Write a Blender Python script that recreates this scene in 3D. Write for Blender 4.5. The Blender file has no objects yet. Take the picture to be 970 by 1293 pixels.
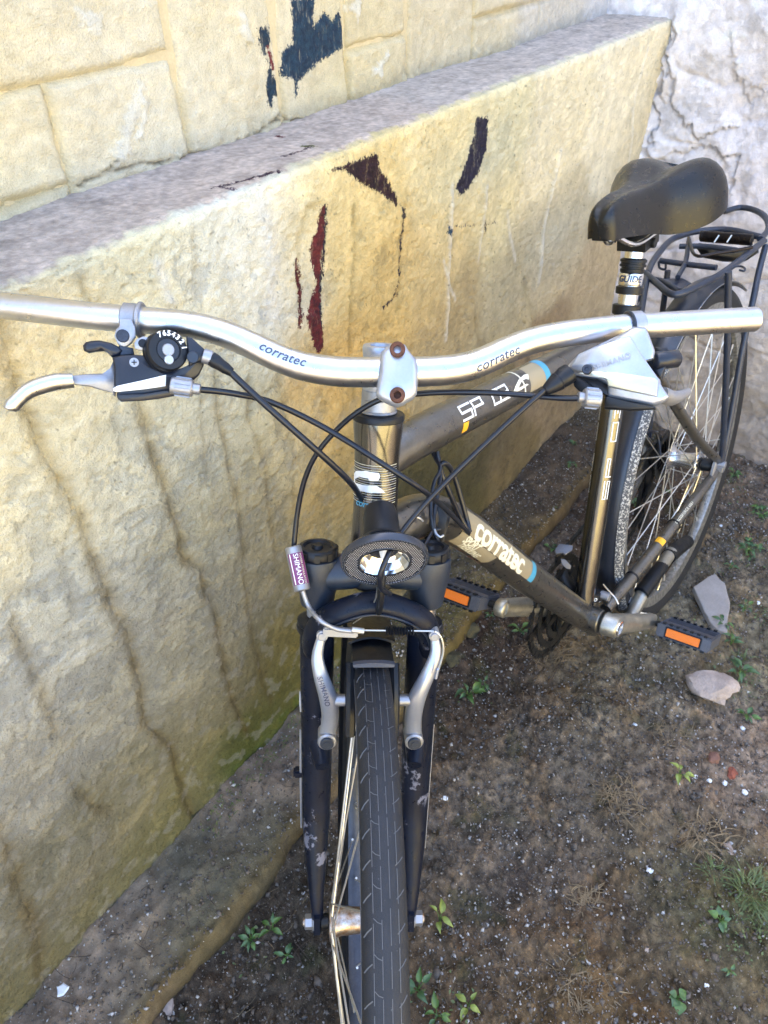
import bpy, bmesh, math, random
import numpy as np
from mathutils import Vector
random.seed(7); rng = np.random.default_rng(7)
R_ = math.radians
scn = bpy.context.scene
COL = scn.collection

# ------------------------------------------------------------------ camera, light, exposure
CAM = np.array([1.3488, .2098, 1.2821])
CR = np.array([-.60723053, .79446941, -.00945708])     # right
CU = np.array([-.52679871, -.39367656, .75332721])     # up
CF = np.array([-.59477239, -.46242526, -.65757789])    # forward
FPX = 952.8221
cd = bpy.data.cameras.new('camera'); cam = bpy.data.objects.new('camera', cd); COL.objects.link(cam)
from mathutils import Matrix
cam.matrix_world = Matrix(((CR[0], CU[0], -CF[0], CAM[0]), (CR[1], CU[1], -CF[1], CAM[1]), (CR[2], CU[2], -CF[2], CAM[2]), (0, 0, 0, 1)))
cd.sensor_fit = 'HORIZONTAL'; cd.sensor_width = 36; cd.lens = FPX*36/970
cd.clip_start = .01; cd.clip_end = 500
cd.dof.use_dof = True; cd.dof.focus_distance = .72; cd.dof.aperture_fstop = 26
scn.camera = cam
SUN_ELEV, SUN_AZ = 50, -100          # degrees; azimuth is the direction the light comes from, in the x-y plane
w = bpy.data.worlds.new('World'); scn.world = w; w.use_nodes = True
nt = w.node_tree; sky = nt.nodes.new('ShaderNodeTexSky'); sky.sky_type = 'NISHITA'; sky.sun_disc = False
sky.sun_elevation = R_(SUN_ELEV); sky.sun_rotation = R_(90-SUN_AZ); sky.dust_density = 3; sky.air_density = 1.0
bg = nt.nodes['Background']; bg.inputs[1].default_value = .15; nt.links.new(sky.outputs[0], bg.inputs[0])
sl = bpy.data.lights.new('sun', 'SUN'); sl.energy = 4.0; sl.angle = R_(.5); sl.color = (1, .94, .84)
so = bpy.data.objects.new('sun', sl); COL.objects.link(so)
sdir = Vector((math.cos(R_(SUN_ELEV))*math.cos(R_(SUN_AZ)), math.cos(R_(SUN_ELEV))*math.sin(R_(SUN_AZ)), math.sin(R_(SUN_ELEV))))
so.rotation_euler = sdir.to_track_quat('Z', 'Y').to_euler(); so.location = (0, -3, 6)
scn.view_settings.view_transform = 'Standard'; scn.view_settings.look = 'None'
scn.view_settings.gamma = 1; scn.view_settings.exposure = 3.2
scn.cycles.max_bounces = 8; scn.cycles.diffuse_bounces = 4; scn.cycles.glossy_bounces = 4
scn.cycles.sample_clamp_indirect = 6

# ------------------------------------------------------------------ maths of the place
def ray(px, py): return CF + CR*(px-485)/FPX - CU*(py-646.5)/FPX
def U(px, py, d): return CAM + ray(px, py)*d
def hit(px, py, P, n):
    v = ray(px, py); return CAM + v*(np.dot(np.asarray(P)-CAM, n)/np.dot(v, n))
def unit(v): v = np.asarray(v, float); return v/np.linalg.norm(v)
def rotm(ax, a):
    x, y, z = unit(ax); a = R_(a); c, s = math.cos(a), math.sin(a)
    return np.array([[c+x*x*(1-c), x*y*(1-c)-z*s, x*z*(1-c)+y*s], [y*x*(1-c)+z*s, c+y*y*(1-c), y*z*(1-c)-x*s], [z*x*(1-c)-y*s, z*y*(1-c)+x*s, c+z*z*(1-c)]])
RW = .345
LEAN = rotm((1, 0, 0), 10.2311)
HTA, STEER, RAKE, WB = 72.74, 42.65, .0468, 1.1011
BBX, BBZ, STA = .4594, .2917, 72.95
ha = R_(HTA); SAX = np.array([-math.cos(ha), 0, math.sin(ha)]); SFW = np.array([math.sin(ha), 0, math.cos(ha)])
FBASE = np.array([WB, 0, RW]) - SFW*RAKE
STM = rotm(SAX, STEER)
def fk(u, v, w_): return LEAN @ (FBASE + STM @ (SFW*u + np.array([0, 1., 0])*v + SAX*w_))
def fr(x, y, z): return LEAN @ np.array([x, y, z], float)
FU, FV, FW = LEAN@STM@SFW, LEAN@STM@np.array([0, 1., 0]), LEAN@STM@SAX      # fork axes in the world
RX, RY, RZ = LEAN@np.array([1., 0, 0]), LEAN@np.array([0, 1., 0]), LEAN@np.array([0, 0, 1.])
def whl(r, a, v=0):       # front wheel
    a = R_(a); q = np.array([math.cos(a), 0, math.sin(a)]); return fk(RAKE+r*(q@SFW), v, r*(q@SAX))
def rwh(r, a, y=0):       # rear wheel
    a = R_(a); return fr(r*math.cos(a), y, RW+r*math.sin(a))
def Hy(px, py, y=0): return hit(px, py, fr(0, y, 0), RY)
def Hz(px, py, z): return hit(px, py, fr(0, 0, z), RZ)
def Hu(px, py, u): return hit(px, py, fk(u, 0, 0), FU)
WA = R_(1.7316); WT = np.array([math.cos(WA), math.sin(WA), 0]); WN = np.array([-math.sin(WA), math.cos(WA), 0])
WD, WH, WW, COR = .4703, 1.0009, .1409, -.6181
def wp(s, z, off=0): return WT*s - WN*(WD+off) + np.array([0, 0, z])
def p_face(px, py): X = hit(px, py, wp(0, 0), WN); return (X@WT, X[2])
def p_top(px, py): X = hit(px, py, (0, 0, WH), (0, 0, 1)); return (X@WT, WH-(X@WN+WD))
def p_up(px, py): X = hit(px, py, wp(0, 0, WW), WN); return (X@WT, X[2])
def p_back(px, py): X = hit(px, py, wp(COR, 0), WT); return (X@WN+WD, X[2])
def p_gr(px, py, z=0): return hit(px, py, (0, 0, z), (0, 0, 1))

# ------------------------------------------------------------------ noise
def perlin(x, y, seed=0):
    r = np.random.default_rng(seed); g = r.uniform(0, 2*np.pi, (256, 256)); gx, gy = np.cos(g), np.sin(g)
    xi, yi = np.floor(x).astype(int), np.floor(y).astype(int); xf, yf = x-xi, y-yi
    def d(i, j): a, b = (xi+i) % 256, (yi+j) % 256; return gx[a, b]*(xf-i)+gy[a, b]*(yf-j)
    u = xf*xf*xf*(xf*(xf*6-15)+10); v = yf*yf*yf*(yf*(yf*6-15)+10)
    return ((d(0, 0)*(1-u)+d(1, 0)*u)*(1-v)+(d(0, 1)*(1-u)+d(1, 1)*u)*v)*1.5
def fbm(x, y, f, o=4, seed=0, g=.5):
    t, a = 0, 1
    for k in range(o): t = t+a*perlin(x*f+k*7.3, y*f+k*3.1, seed+k); f *= 2.03; a *= g
    return t
def segdist(S, Z, L):
    best = np.full(S.shape, 9.); side = np.zeros(S.shape)
    for (a, b) in zip(L[:-1], L[1:]):
        a, b = np.array(a), np.array(b); t = b-a; l2 = t@t
        k = np.clip(((S-a[0])*t[0]+(Z-a[1])*t[1])/l2, 0, 1)
        dx, dz = S-a[0]-k*t[0], Z-a[1]-k*t[1]; dd = np.hypot(dx, dz)
        cr = np.sign(t[0]*dz-t[1]*dx); m = dd < best; side = np.where(m, cr, side); best = np.where(m, dd, best)
    return best, side
def inpoly(S, Z, L):
    ins = np.zeros(S.shape, bool); n = len(L)
    for i in range(n):
        (x0, y0), (x1, y1) = L[i], L[(i+1) % n]
        if y0 == y1: continue
        ins ^= ((y0 > Z) != (y1 > Z)) & (S < (x1-x0)*(Z-y0)/(y1-y0)+x0)
    return ins
def sdf(S, Z, L):
    m = (S > min(p[0] for p in L)-.04) & (S < max(p[0] for p in L)+.04) & (Z > min(p[1] for p in L)-.04) & (Z < max(p[1] for p in L)+.04)
    o = np.full(S.shape, -.04)
    if m.any():
        d, _ = segdist(S[m], Z[m], list(L)+[L[0]]); o[m] = np.where(inpoly(S[m], Z[m], L), d, -d)
    return o
def lin(c): c = np.asarray(c, float)/255; return np.where(c <= .04045, c/12.92, ((c+.055)/1.055)**2.4)
def rbf(S, Z, pts, r=.09, shade=1.):
    num = 0; den = 1e-9
    for (p, c) in pts:
        k = np.exp(-((S-p[0])**2+(Z-p[1])**2)/(2*r*r))+1e-7/((S-p[0])**2+(Z-p[1])**2+.01)
        num = num+k[..., None]*lin(c); den = den+k
    return num/den[..., None]*shade

# ------------------------------------------------------------------ materials
def mat(name, col, rough=.5, metal=0., bump=0., bscale=200, var=0., vscale=30, coat=0., attr=None, paint=False, spec=.5, var_col=None, bdist=.001, trans=0, wear=None, rvar=0.):
    m = bpy.data.materials.new(name); m.use_nodes = True; t = m.node_tree; b = t.nodes['Principled BSDF']
    N = t.nodes.new; L = t.links.new
    b.inputs['Roughness'].default_value = rough; b.inputs['Metallic'].default_value = metal
    b.inputs['Specular IOR Level'].default_value = spec; b.inputs['Coat Weight'].default_value = coat; b.inputs['Coat Roughness'].default_value = .12
    b.inputs['Transmission Weight'].default_value = trans
    geo = N('ShaderNodeNewGeometry'); out = None
    if attr:
        a = N('ShaderNodeAttribute'); a.attribute_name = attr; out = a.outputs['Color']
    else:
        c = N('ShaderNodeRGB'); c.outputs[0].default_value = (*col, 1); out = c.outputs[0]
    def noise(scale, det=6, rough_=.6):
        n = N('ShaderNodeTexNoise'); n.inputs['Scale'].default_value = scale; n.inputs['Detail'].default_value = det; n.inputs['Roughness'].default_value = rough_
        L(geo.outputs['Position'], n.inputs['Vector']); return n
    def ramp(src, lo, hi, a=0., b_=1.):
        r = N('ShaderNodeMapRange'); r.inputs[1].default_value = lo; r.inputs[2].default_value = hi; r.inputs[3].default_value = a; r.inputs[4].default_value = b_
        L(src, r.inputs[0]); return r.outputs[0]
    def mix(f, A, B, mode='MIX'):
        x = N('ShaderNodeMix'); x.data_type = 'RGBA'; x.blend_type = mode
        if isinstance(f, float): x.inputs[0].default_value = f
        else: L(f, x.inputs[0])
        for s, v in ((6, A), (7, B)):
            if isinstance(v, tuple): x.inputs[s].default_value = (*v, 1)
            else: L(v, x.inputs[s])
        return x.outputs[2]
    if var:
        n = noise(vscale); f = ramp(n.outputs['Fac'], .35, .65, 0, 1)
        out = mix(f, mix(1., out, tuple(var_col) if var_col else (1-var,)*3, 'MULTIPLY'), out)
        n2 = noise(vscale*9, 3); out = mix(1., out, mix(ramp(n2.outputs['Fac'], .3, .7), (1-var*.6,)*3, (1+var*.35,)*3), 'MULTIPLY')
    if wear:      # (colour, scale, threshold): chipped patches
        n = noise(wear[1], 8, .7); out = mix(ramp(n.outputs['Fac'], wear[2], wear[2]+.03), out, tuple(wear[0]))
    if paint:     # brushed and dripped paint: signed distance + torn edge
        a = N('ShaderNodeAttribute'); a.attribute_name = 'paint'; pc = N('ShaderNodeAttribute'); pc.attribute_name = 'paintcol'
        n = noise(150, 10, .8); s0 = N('ShaderNodeMath'); s0.operation = 'ADD'; L(a.outputs['Fac'], s0.inputs[0]); L(ramp(n.outputs['Fac'], .25, .75, -.0075, .0055), s0.inputs[1])
        mp = N('ShaderNodeVectorMath'); mp.operation = 'MULTIPLY'; mp.inputs[1].default_value = (1, 1, .18); L(geo.outputs['Position'], mp.inputs[0])
        n4 = noise(420, 6, .75); L(mp.outputs[0], n4.inputs['Vector']); s = N('ShaderNodeMath'); s.operation = 'ADD'; L(s0.outputs[0], s.inputs[0]); L(ramp(n4.outputs['Fac'], .3, .7, -.0045, .0030), s.inputs[1])
        n5 = noise(90, 6, .7); n6 = noise(130, 8, .8); L(mp.outputs[0], n6.inputs['Vector']); s7 = N('ShaderNodeMath'); s7.operation = 'MULTIPLY'; L(ramp(s.outputs[0], 0, .0012), s7.inputs[0]); L(ramp(n6.outputs['Fac'], .34, .45, .62, .98), s7.inputs[1]); out = mix(s7.outputs[0], out, mix(1., pc.outputs['Color'], mix(ramp(n5.outputs['Fac'], .38, .62), (.45, .45, .6), (1.25, 1.15, 1.1)), 'MULTIPLY'))
    L(out, b.inputs['Base Color'])
    if rvar:
        n = noise(vscale*2); L(ramp(n.outputs['Fac'], .35, .65, rough, min(1, rough+rvar)), b.inputs['Roughness'])
    if bump:
        n = noise(bscale, 8, .65); bp = N('ShaderNodeBump'); bp.inputs['Strength'].default_value = bump; bp.inputs['Distance'].default_value = bdist
        L(n.outputs['Fac'], bp.inputs['Height']); L(bp.outputs[0], b.inputs['Normal'])
    return m
M = {}
M['alu'] = mat('brushed_aluminium', (.56, .56, .58), .27, 1., .12, 900, .06, 60, rvar=.1, wear=((.55, .55, .58), 130, .68))
M['alu_dull'] = mat('cast_aluminium', (.36, .365, .39), .42, .85, .25, 700, .1, 70, rvar=.12)
M['silver'] = mat('silver_paint', (.40, .42, .47), .32, .65, .1, 600, .08, 60, coat=.3)
M['chrome'] = mat('polished_steel', (.82, .82, .82), .13, 1., .05, 400, .1, 80, rvar=.15)
M['frame'] = mat('pewter_frame_paint', (.125, .12, .115), .15, .95, .05, 500, .12, 40, coat=.5, rvar=.1)
M['frame_dull'] = mat('dusty_pewter_paint', (.165, .155, .138), .25, .88, .1, 500, .2, 40, coat=.25, rvar=.2)
M['black'] = mat('black_plastic', (.008, .009, .012), .34, 0, .1, 800, .25, 50, spec=.32, rvar=.15)
M['shift'] = mat('dark_slate_plastic', (.013, .016, .025), .32, 0, .1, 800, .2, 50, spec=.4)
M['cable'] = mat('black_cable_sheath', (.008, .010, .017), .3, 0, 0, 100, .2, 40, spec=.4)
M['fork'] = mat('black_fork_enamel', (.005, .008, .018), .26, 0, .15, 500, .3, 60, spec=.2, rvar=.25, wear=((.13, .13, .16), 32, .61))
M['cap'] = mat('slate_fork_crown', (.016, .025, .042), .40, .1, .2, 700, .25, 60)
M['tyre'] = mat('tyre_rubber', (.010, .0115, .016), .66, 0, .4, 900, .35, 70, wear=((.10, .10, .10), 350, .66))
M['dust'] = mat('dust_in_tread', (.085, .085, .088), .9)
M['rim'] = mat('dark_rim', (.05, .055, .07), .4, .6, .1, 400, .3, 60)
M['rimalu'] = mat('worn_rim_alloy', (.42, .42, .41), .4, .9, .2, 400, .5, 120, rvar=.2)
M['fender'] = mat('navy_mudguard', (.03, .035, .048), .32, .1, .1, 400, .25, 50, spec=.6)
M['fender_worn'] = mat('scuffed_mudguard_edge', (.06, .065, .075), .6, .1, .3, 400, .3, 50, wear=((.42, .41, .38), 260, .52))
M['rack'] = mat('slate_blue_rack_paint', (.026, .034, .055), .40, .1, .15, 500, .25, 60, wear=((.11, .06, .035), 90, .70))
M['vinyl'] = mat('black_saddle_vinyl', (.0075, .0072, .007), .25, 0, .2, 1500, .15, 40, spec=.38, rvar=.12, wear=((.05, .045, .04), 60, .70))
M['rust'] = mat('rusty_steel', (.14, .055, .03), .7, .4, .5, 600, .5, 200)
M['hub'] = mat('hub_shell', (.55, .52, .48), .35, .9, .2, 300, .5, 90, var_col=(.55, .32, .16))
M['spoke'] = mat('spoke_steel', (.62, .60, .55), .35, .8)
M['spoke_r'] = mat('stainless_spoke', (.7, .69, .66), .3, .85)
M['label'] = mat('purple_label', (.17, .035, .13), .4, 0, 0, 1, .1, 100)
M['white'] = mat('white_print', (.80, .80, .78), .5)
M['cream'] = mat('cream_print', (.72, .68, .52), .5)
M['tan'] = mat('tan_decal', (.36, .30, .19), .4, .3)
M['blue'] = mat('blue_print', (.06, .28, .42), .4)
M['ink'] = mat('dark_print', (.05, .06, .10), .5)
M['ink_soft'] = mat('faded_print', (.30, .31, .33), .5)
M['orange'] = mat('orange_reflector', (.75, .17, .005), .2, 0, .8, 1200, spec=.8, bdist=.0015)
M['amber'] = mat('amber_sticker', (.85, .42, .02), .4)
M['lens_ring'] = mat('reflector_ring', (.035, .038, .048), .25, .3, 0)
M['lens_dot'] = mat('reflector_prisms', (.42, .43, .46), .2, .5, 0)
M['bowl'] = mat('mirror_bowl', (.9, .9, .9), .06, 1., 0)
M['facet'] = mat('mirror_facet', (.75, .76, .78), .12, 1., 0)
M['pedal'] = mat('grey_pedal_body', (.085, .09, .11), .45, .2, .2, 500, .2, 60)
M['crank'] = mat('worn_crank_alloy', (.47, .45, .39), .33, .9, .15, 400, .25, 60, rvar=.2)
M['grease'] = mat('greasy_black_steel', (.02, .02, .02), .45, .5, .4, 500, .4, 60)
M['wall'] = mat('painted_render', (.7, .7, .6), .93, 0, 1., 330, .16, 60, attr='Col', paint=True, spec=.2, bdist=.0042)
M['soil'] = mat('soil', (.1, .08, .06), .95, 0, 1., 240, .5, 110, attr='Col', spec=.2, bdist=.006, wear=((.30, .28, .26), 430, .645))
M['far_yellow'] = mat('yellow_render', (.62, .52, .24), .9, 0, .3, 60, .1, 3, spec=.2)
M['hub_clean'] = mat('polished_hub', (.72, .72, .74), .22, .95, .1, 300, .15, 90)
M['leaf'] = mat('weed_leaf', (.075, .15, .03), .5, 0, .2, 300, .3, 80)
M['leaf2'] = mat('bluish_weed_leaf', (.06, .125, .045), .5, 0, .2, 300, .3, 80)
M['straw'] = mat('dry_straw', (.23, .165, .09), .8, 0, 0, 1, .4, 60)
M['twig'] = mat('brown_rootlet', (.075, .05, .035), .9, 0, 0, 1, .3, 60)
M['grass'] = mat('grass_blade', (.11, .15, .05), .6, 0, 0, 1, .4, 60)
M['chip'] = mat('pale_gravel', (.48, .46, .44), .8, 0, .3, 800, .35, 25)
M['spring'] = mat('dark_spring_steel', (.028, .020, .018), .35, .6, .2, 500, .4, 200)
M['panel'] = mat('cream_silver_panel', (.52, .53, .43), .28, .5, .05, 500, .06, 60, coat=.3)
M['chip3'] = mat('tan_gravel', (.27, .24, .205), .9, 0, .3, 800, .35, 25)
M['chip2'] = mat('grey_gravel', (.17, .155, .14), .9, 0, .3, 800, .35, 25)
M['stone_pink'] = mat('pinkish_stone', (.42, .34, .29), .85, 0, .8, 160, .25, 30, bdist=.004)
M['slate'] = mat('grey_slab_piece', (.30, .27, .25), .85, 0, .5, 250, .15, 30)
M['brick'] = mat('red_brick_piece', (.26, .075, .045), .85, 0, .6, 250, .3, 60)
M['brick2'] = mat('brown_brick_piece', (.20, .10, .07), .85, 0, .6, 250, .3, 60)
M['plaster'] = mat('white_plaster_flake', (.72, .74, .76), .8, 0, .3, 300, .1, 60)
M['joint'] = mat('joint_render', (.56, .46, .28), .9, 0, .4, 300, .15, 40)
M['leaf_y'] = mat('yellowish_leaf', (.22, .27, .05), .5, 0, .2, 300, .3, 80)
M['clod'] = mat('soil_crumb', (.135, .110, .088), .95, 0, .6, 500, .45, 25)
M['moss'] = mat('moss', (.10, .15, .02), .9, 0, 0, 1, .3, 60)
M['moss_stone'] = mat('mossy_stone', (.085, .075, .04), .95, 0, .8, 200, .4, 40, bdist=.004)
M['concrete'] = mat('mossy_concrete', (.2, .18, .15), .95, 0, .8, 260, .3, 60, attr='Col', spec=.2, bdist=.004)

# ------------------------------------------------------------------ mesh helpers
class MB:
    def __init__(s): s.v = []; s.f = []
    def add(s, v, f):
        n = len(s.v); s.v += [tuple(map(float, p)) for p in v]; s.f += [tuple(i+n for i in q) for q in f]; return s
    def build(s, name, m, parent=None, sharp=40, bevel=0):
        me = bpy.data.meshes.new(name)
        o0 = wl(parent) if parent else (np.mean(np.array(s.v), 0) if s.v else np.zeros(3))
        V = np.array(s.v)-o0; me.from_pydata(V.tolist(), [], s.f)
        bm = bmesh.new(); bm.from_mesh(me); bmesh.ops.remove_doubles(bm, verts=bm.verts, dist=1e-6); bmesh.ops.recalc_face_normals(bm, faces=bm.faces)
        if bevel:
            e = [e for e in bm.edges if len(e.link_faces) == 2 and e.calc_face_angle(0) > R_(30)]
            bmesh.ops.bevel(bm, geom=e, offset=bevel, segments=2, affect='EDGES', clamp_overlap=True)
        bm.to_mesh(me); bm.free()
        for p in me.polygons: p.use_smooth = True
        me.set_sharp_from_angle(angle=R_(sharp)); me.materials.append(m)
        o = bpy.data.objects.new(name, me); COL.objects.link(o)
        if parent: o.parent = parent
        else: o.location = o0
        return o
def wl(o):
    t = np.zeros(3)
    while o is not None: t = t+np.array(o.location); o = o.parent
    return t
def frame_of(t, ref=None):
    t = unit(t); r = np.array([0, 0, 1.]) if ref is None else np.asarray(ref, float)
    if abs(unit(r)@t) > .99: r = np.array([1., 0, 0])
    a = unit(r-t*(r@t)); return t, a, np.cross(t, a)
def catmull(P, n=8):
    P = [np.asarray(p, float) for p in P]
    if len(P) < 3: return P
    Q = [2*P[0]-P[1]]+P+[2*P[-1]-P[-2]]; out = []
    for i in range(1, len(Q)-2):
        for k in range(n):
            t = k/n; a, b, c, d = Q[i-1], Q[i], Q[i+1], Q[i+2]
            out.append(.5*((2*b)+(c-a)*t+(2*a-5*b+4*c-d)*t*t+(3*b-a-3*c+d)*t**3))
    return out+[P[-1]]
def tube(mb, P, r, seg=12, smooth=0, cap=True, flat=1., ref=None):
    if smooth: 
        rr = [r]*len(P) if np.isscalar(r) else list(r)
        P = catmull([np.append(p, q) for p, q in zip(P, rr)], smooth); r = [p[3] for p in P]; P = [p[:3] for p in P]
    P = [np.asarray(p, float) for p in P]; n = len(P); rr = [r]*n if np.isscalar(r) else r
    T = [unit(P[min(i+1, n-1)]-P[max(i-1, 0)]) for i in range(n)]
    _, a, b = frame_of(T[0], ref); V = []; F = []
    for i in range(n):
        a = unit(a-T[i]*(a@T[i])); b = np.cross(T[i], a)
        for k in range(seg):
            an = 2*math.pi*k/seg; V.append(P[i]+a*math.cos(an)*rr[i]+b*math.sin(an)*rr[i]*flat)
    for i in range(n-1):
        for k in range(seg): F.append((i*seg+k, i*seg+(k+1) % seg, (i+1)*seg+(k+1) % seg, (i+1)*seg+k))
    if cap: F += [tuple(range(seg))[::-1], tuple(range((n-1)*seg, n*seg))]
    return mb.add(V, F)
def rod(mb, p0, p1, prof, seg=20):      # lathe about p0->p1; prof = [(metres along, radius)]
    p0 = np.asarray(p0, float); t, a, b = frame_of(np.asarray(p1)-p0); V = []; F = []
    for (l, r) in prof:
        for k in range(seg): an = 2*math.pi*k/seg; V.append(p0+t*l+(a*math.cos(an)+b*math.sin(an))*max(r, 1e-5))
    n = len(prof)
    for i in range(n-1):
        for k in range(seg): F.append((i*seg+k, i*seg+(k+1) % seg, (i+1)*seg+(k+1) % seg, (i+1)*seg+k))
    F += [tuple(range(seg))[::-1], tuple(range((n-1)*seg, n*seg))]
    return mb.add(V, F)
def cyl(mb, p0, p1, r0, r1=None, seg=20, ch=.0006):
    L = np.linalg.norm(np.asarray(p1)-np.asarray(p0)); r1 = r0 if r1 is None else r1; c = min(ch, L/3, r0/3)
    return rod(mb, p0, p1, [(0, r0-c), (c, r0), (L-c, r1), (L, r1-c)], seg)
def prism(mb, pts, n, th, c=0.):        # closed outline (3D points), thickness th along -n from the points
    n = unit(n); P = [np.asarray(p, float) for p in pts]; k = len(P); ctr = sum(P)/k
    top = [p for p in P]; bot = [p-n*th for p in P]
    if c:
        sc = lambda q: q+(ctr-q)/np.linalg.norm(ctr-q)*c
        rings = [[sc(p) for p in top], [p-n*c*.7 for p in top], [p+n*c*.7 for p in bot], [sc(p) for p in bot]]
    else: rings = [top, bot]
    V = [q for r in rings for q in r]; F = []
    for j in range(len(rings)-1):
        for i in range(k): F.append((j*k+i, j*k+(i+1) % k, (j+1)*k+(i+1) % k, (j+1)*k+i))
    F += [tuple(range(k)), tuple(range((len(rings)-1)*k, len(rings)*k))[::-1]]
    return mb.add(V, F)
def plate(mb, px, d, n, th, c=.0006, d_at=None):
    n = unit(n); P0 = U(*(d_at or np.mean(np.array(px), 0)), d); return prism(mb, [hit(x, y, P0, n) for x, y in px], n, th, c)
def box(mb, c, ax, size):
    c = np.asarray(c, float); a = [unit(v) for v in ax]; V = []
    for i in (-.5, .5):
        for j in (-.5, .5):
            for k in (-.5, .5): V.append(c+a[0]*size[0]*i+a[1]*size[1]*j+a[2]*size[2]*k)
    return mb.add(V, [(0, 1, 3, 2), (4, 6, 7, 5), (0, 4, 5, 1), (2, 3, 7, 6), (0, 2, 6, 4), (1, 5, 7, 3)])
def ring_arc(mb, fn, r_in, prof, a0, a1, n):   # fn(r, angle, v); prof = list of (dr, v), closed section
    V = []; F = []; k = len(prof); full = abs(a1-a0) >= 360
    m = n if full else n+1
    for i in range(m):
        a = a0+(a1-a0)*i/n
        for (dr, v) in prof: V.append(fn(r_in+dr, a, v))
    for i in range(n):
        j = (i+1) % m if full else i+1
        for q in range(k): F.append((i*k+q, i*k+(q+1) % k, j*k+(q+1) % k, j*k+q))
    if not full: F += [tuple(range(k))[::-1], tuple(range((m-1)*k, m*k))]
    return mb.add(V, F)
def tag(o, label=None, cat=None, group=None, kind=None):
    for k, v in (('label', label), ('category', cat), ('group', group), ('kind', kind)):
        if v: o[k] = v
    return o
def empty(name, loc, label=None, cat=None, group=None):
    o = bpy.data.objects.new(name, None); COL.objects.link(o); o.location = [float(q) for q in loc]; o.empty_display_size = .05; return tag(o, label, cat, group)
def text2d(body, size=1., shear=0., off=0., space=1., maxlen=.12):
    c = bpy.data.curves.new('t', 'FONT'); c.body = body; c.size = size; c.shear = shear; c.offset = off; c.space_character = space; c.resolution_u = 3
    c.align_x = 'CENTER'; c.align_y = 'CENTER'
    o = bpy.data.objects.new('t', c); COL.objects.link(o); bpy.context.view_layer.update()
    me = bpy.data.meshes.new_from_object(o.evaluated_get(bpy.context.evaluated_depsgraph_get()))
    bm = bmesh.new(); bm.from_mesh(me); bmesh.ops.triangulate(bm, faces=bm.faces)
    for _ in range(4):
        e = [e for e in bm.edges if e.calc_length() > maxlen*size]
        if not e: break
        bmesh.ops.subdivide_edges(bm, edges=e, cuts=1, use_grid_fill=False); bmesh.ops.triangulate(bm, faces=bm.faces)
    V = np.array([v.co[:] for v in bm.verts]); bm.verts.index_update(); F = [tuple(v.index for v in f.verts) for f in bm.faces]
    bm.free(); bpy.data.objects.remove(o); return V[:, :2], F
class Path:        # a tube one can print on
    def __init__(s, P, r, n=24):
        rr = [r]*len(P) if np.isscalar(r) else list(r)
        if len(P) == 2: Q = [np.append(P[0], rr[0])+(np.append(P[1], rr[1])-np.append(P[0], rr[0]))*k/n for k in range(n+1)]
        else: Q = catmull([np.append(p, q) for p, q in zip(P, rr)], n)
        Q = np.array(Q); s.P = Q[:, :3]; s.r = Q[:, 3]; s.L = np.r_[0, np.cumsum(np.linalg.norm(np.diff(s.P, axis=0), axis=1))]
    def at(s, l, y, lift=.0003, ang=0.):
        p = np.array([np.interp(l, s.L, s.P[:, k]) for k in range(3)]); q = np.array([np.interp(l+.004, s.L, s.P[:, k]) for k in range(3)]); q0 = np.array([np.interp(l-.004, s.L, s.P[:, k]) for k in range(3)])
        t = unit(q-q0); r = np.interp(l, s.L, s.r); c = unit(CAM-p-t*((CAM-p)@t)); b = np.cross(c, t)
        a = ang+y/r; return p+(c*math.cos(a)+b*math.sin(a))*(r+lift)
    def near(s, px, py):
        v = unit(ray(px, py)); l = np.linspace(0, s.L[-1], 1500); p = np.stack([np.interp(l, s.L, s.P[:, k]) for k in range(3)], 1); return float(l[np.argmin(np.linalg.norm(np.cross(p-CAM, v), axis=1))])
def print_on(path, body, l0, size, m, parent, name='lettering', ang=0., shear=0., off=0., space=1., flip=1, xs=1., lift=.0003):
    V, F = text2d(body, size, shear, off, space); mb = MB(); mb.add([path.at(l0+flip*x*xs, flip*y, lift, ang) for x, y in V], F)
    return mb.build(name, m, parent)
def patch_on(path, l0, l1, a0, a1, m, parent, name='decal', n=10, k=8, lift=.0002, skew=0.):
    V = []; F = []
    for i in range(n+1):
        for j in range(k+1):
            a = a0+(a1-a0)*j/k; l = l0+(l1-l0)*i/n+skew*j/k; V.append(path.at(l, 0, lift, a))
    for i in range(n):
        for j in range(k): F.append((i*(k+1)+j, i*(k+1)+j+1, (i+1)*(k+1)+j+1, (i+1)*(k+1)+j))
    return MB().add(V, F).build(name, m, parent)
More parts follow.
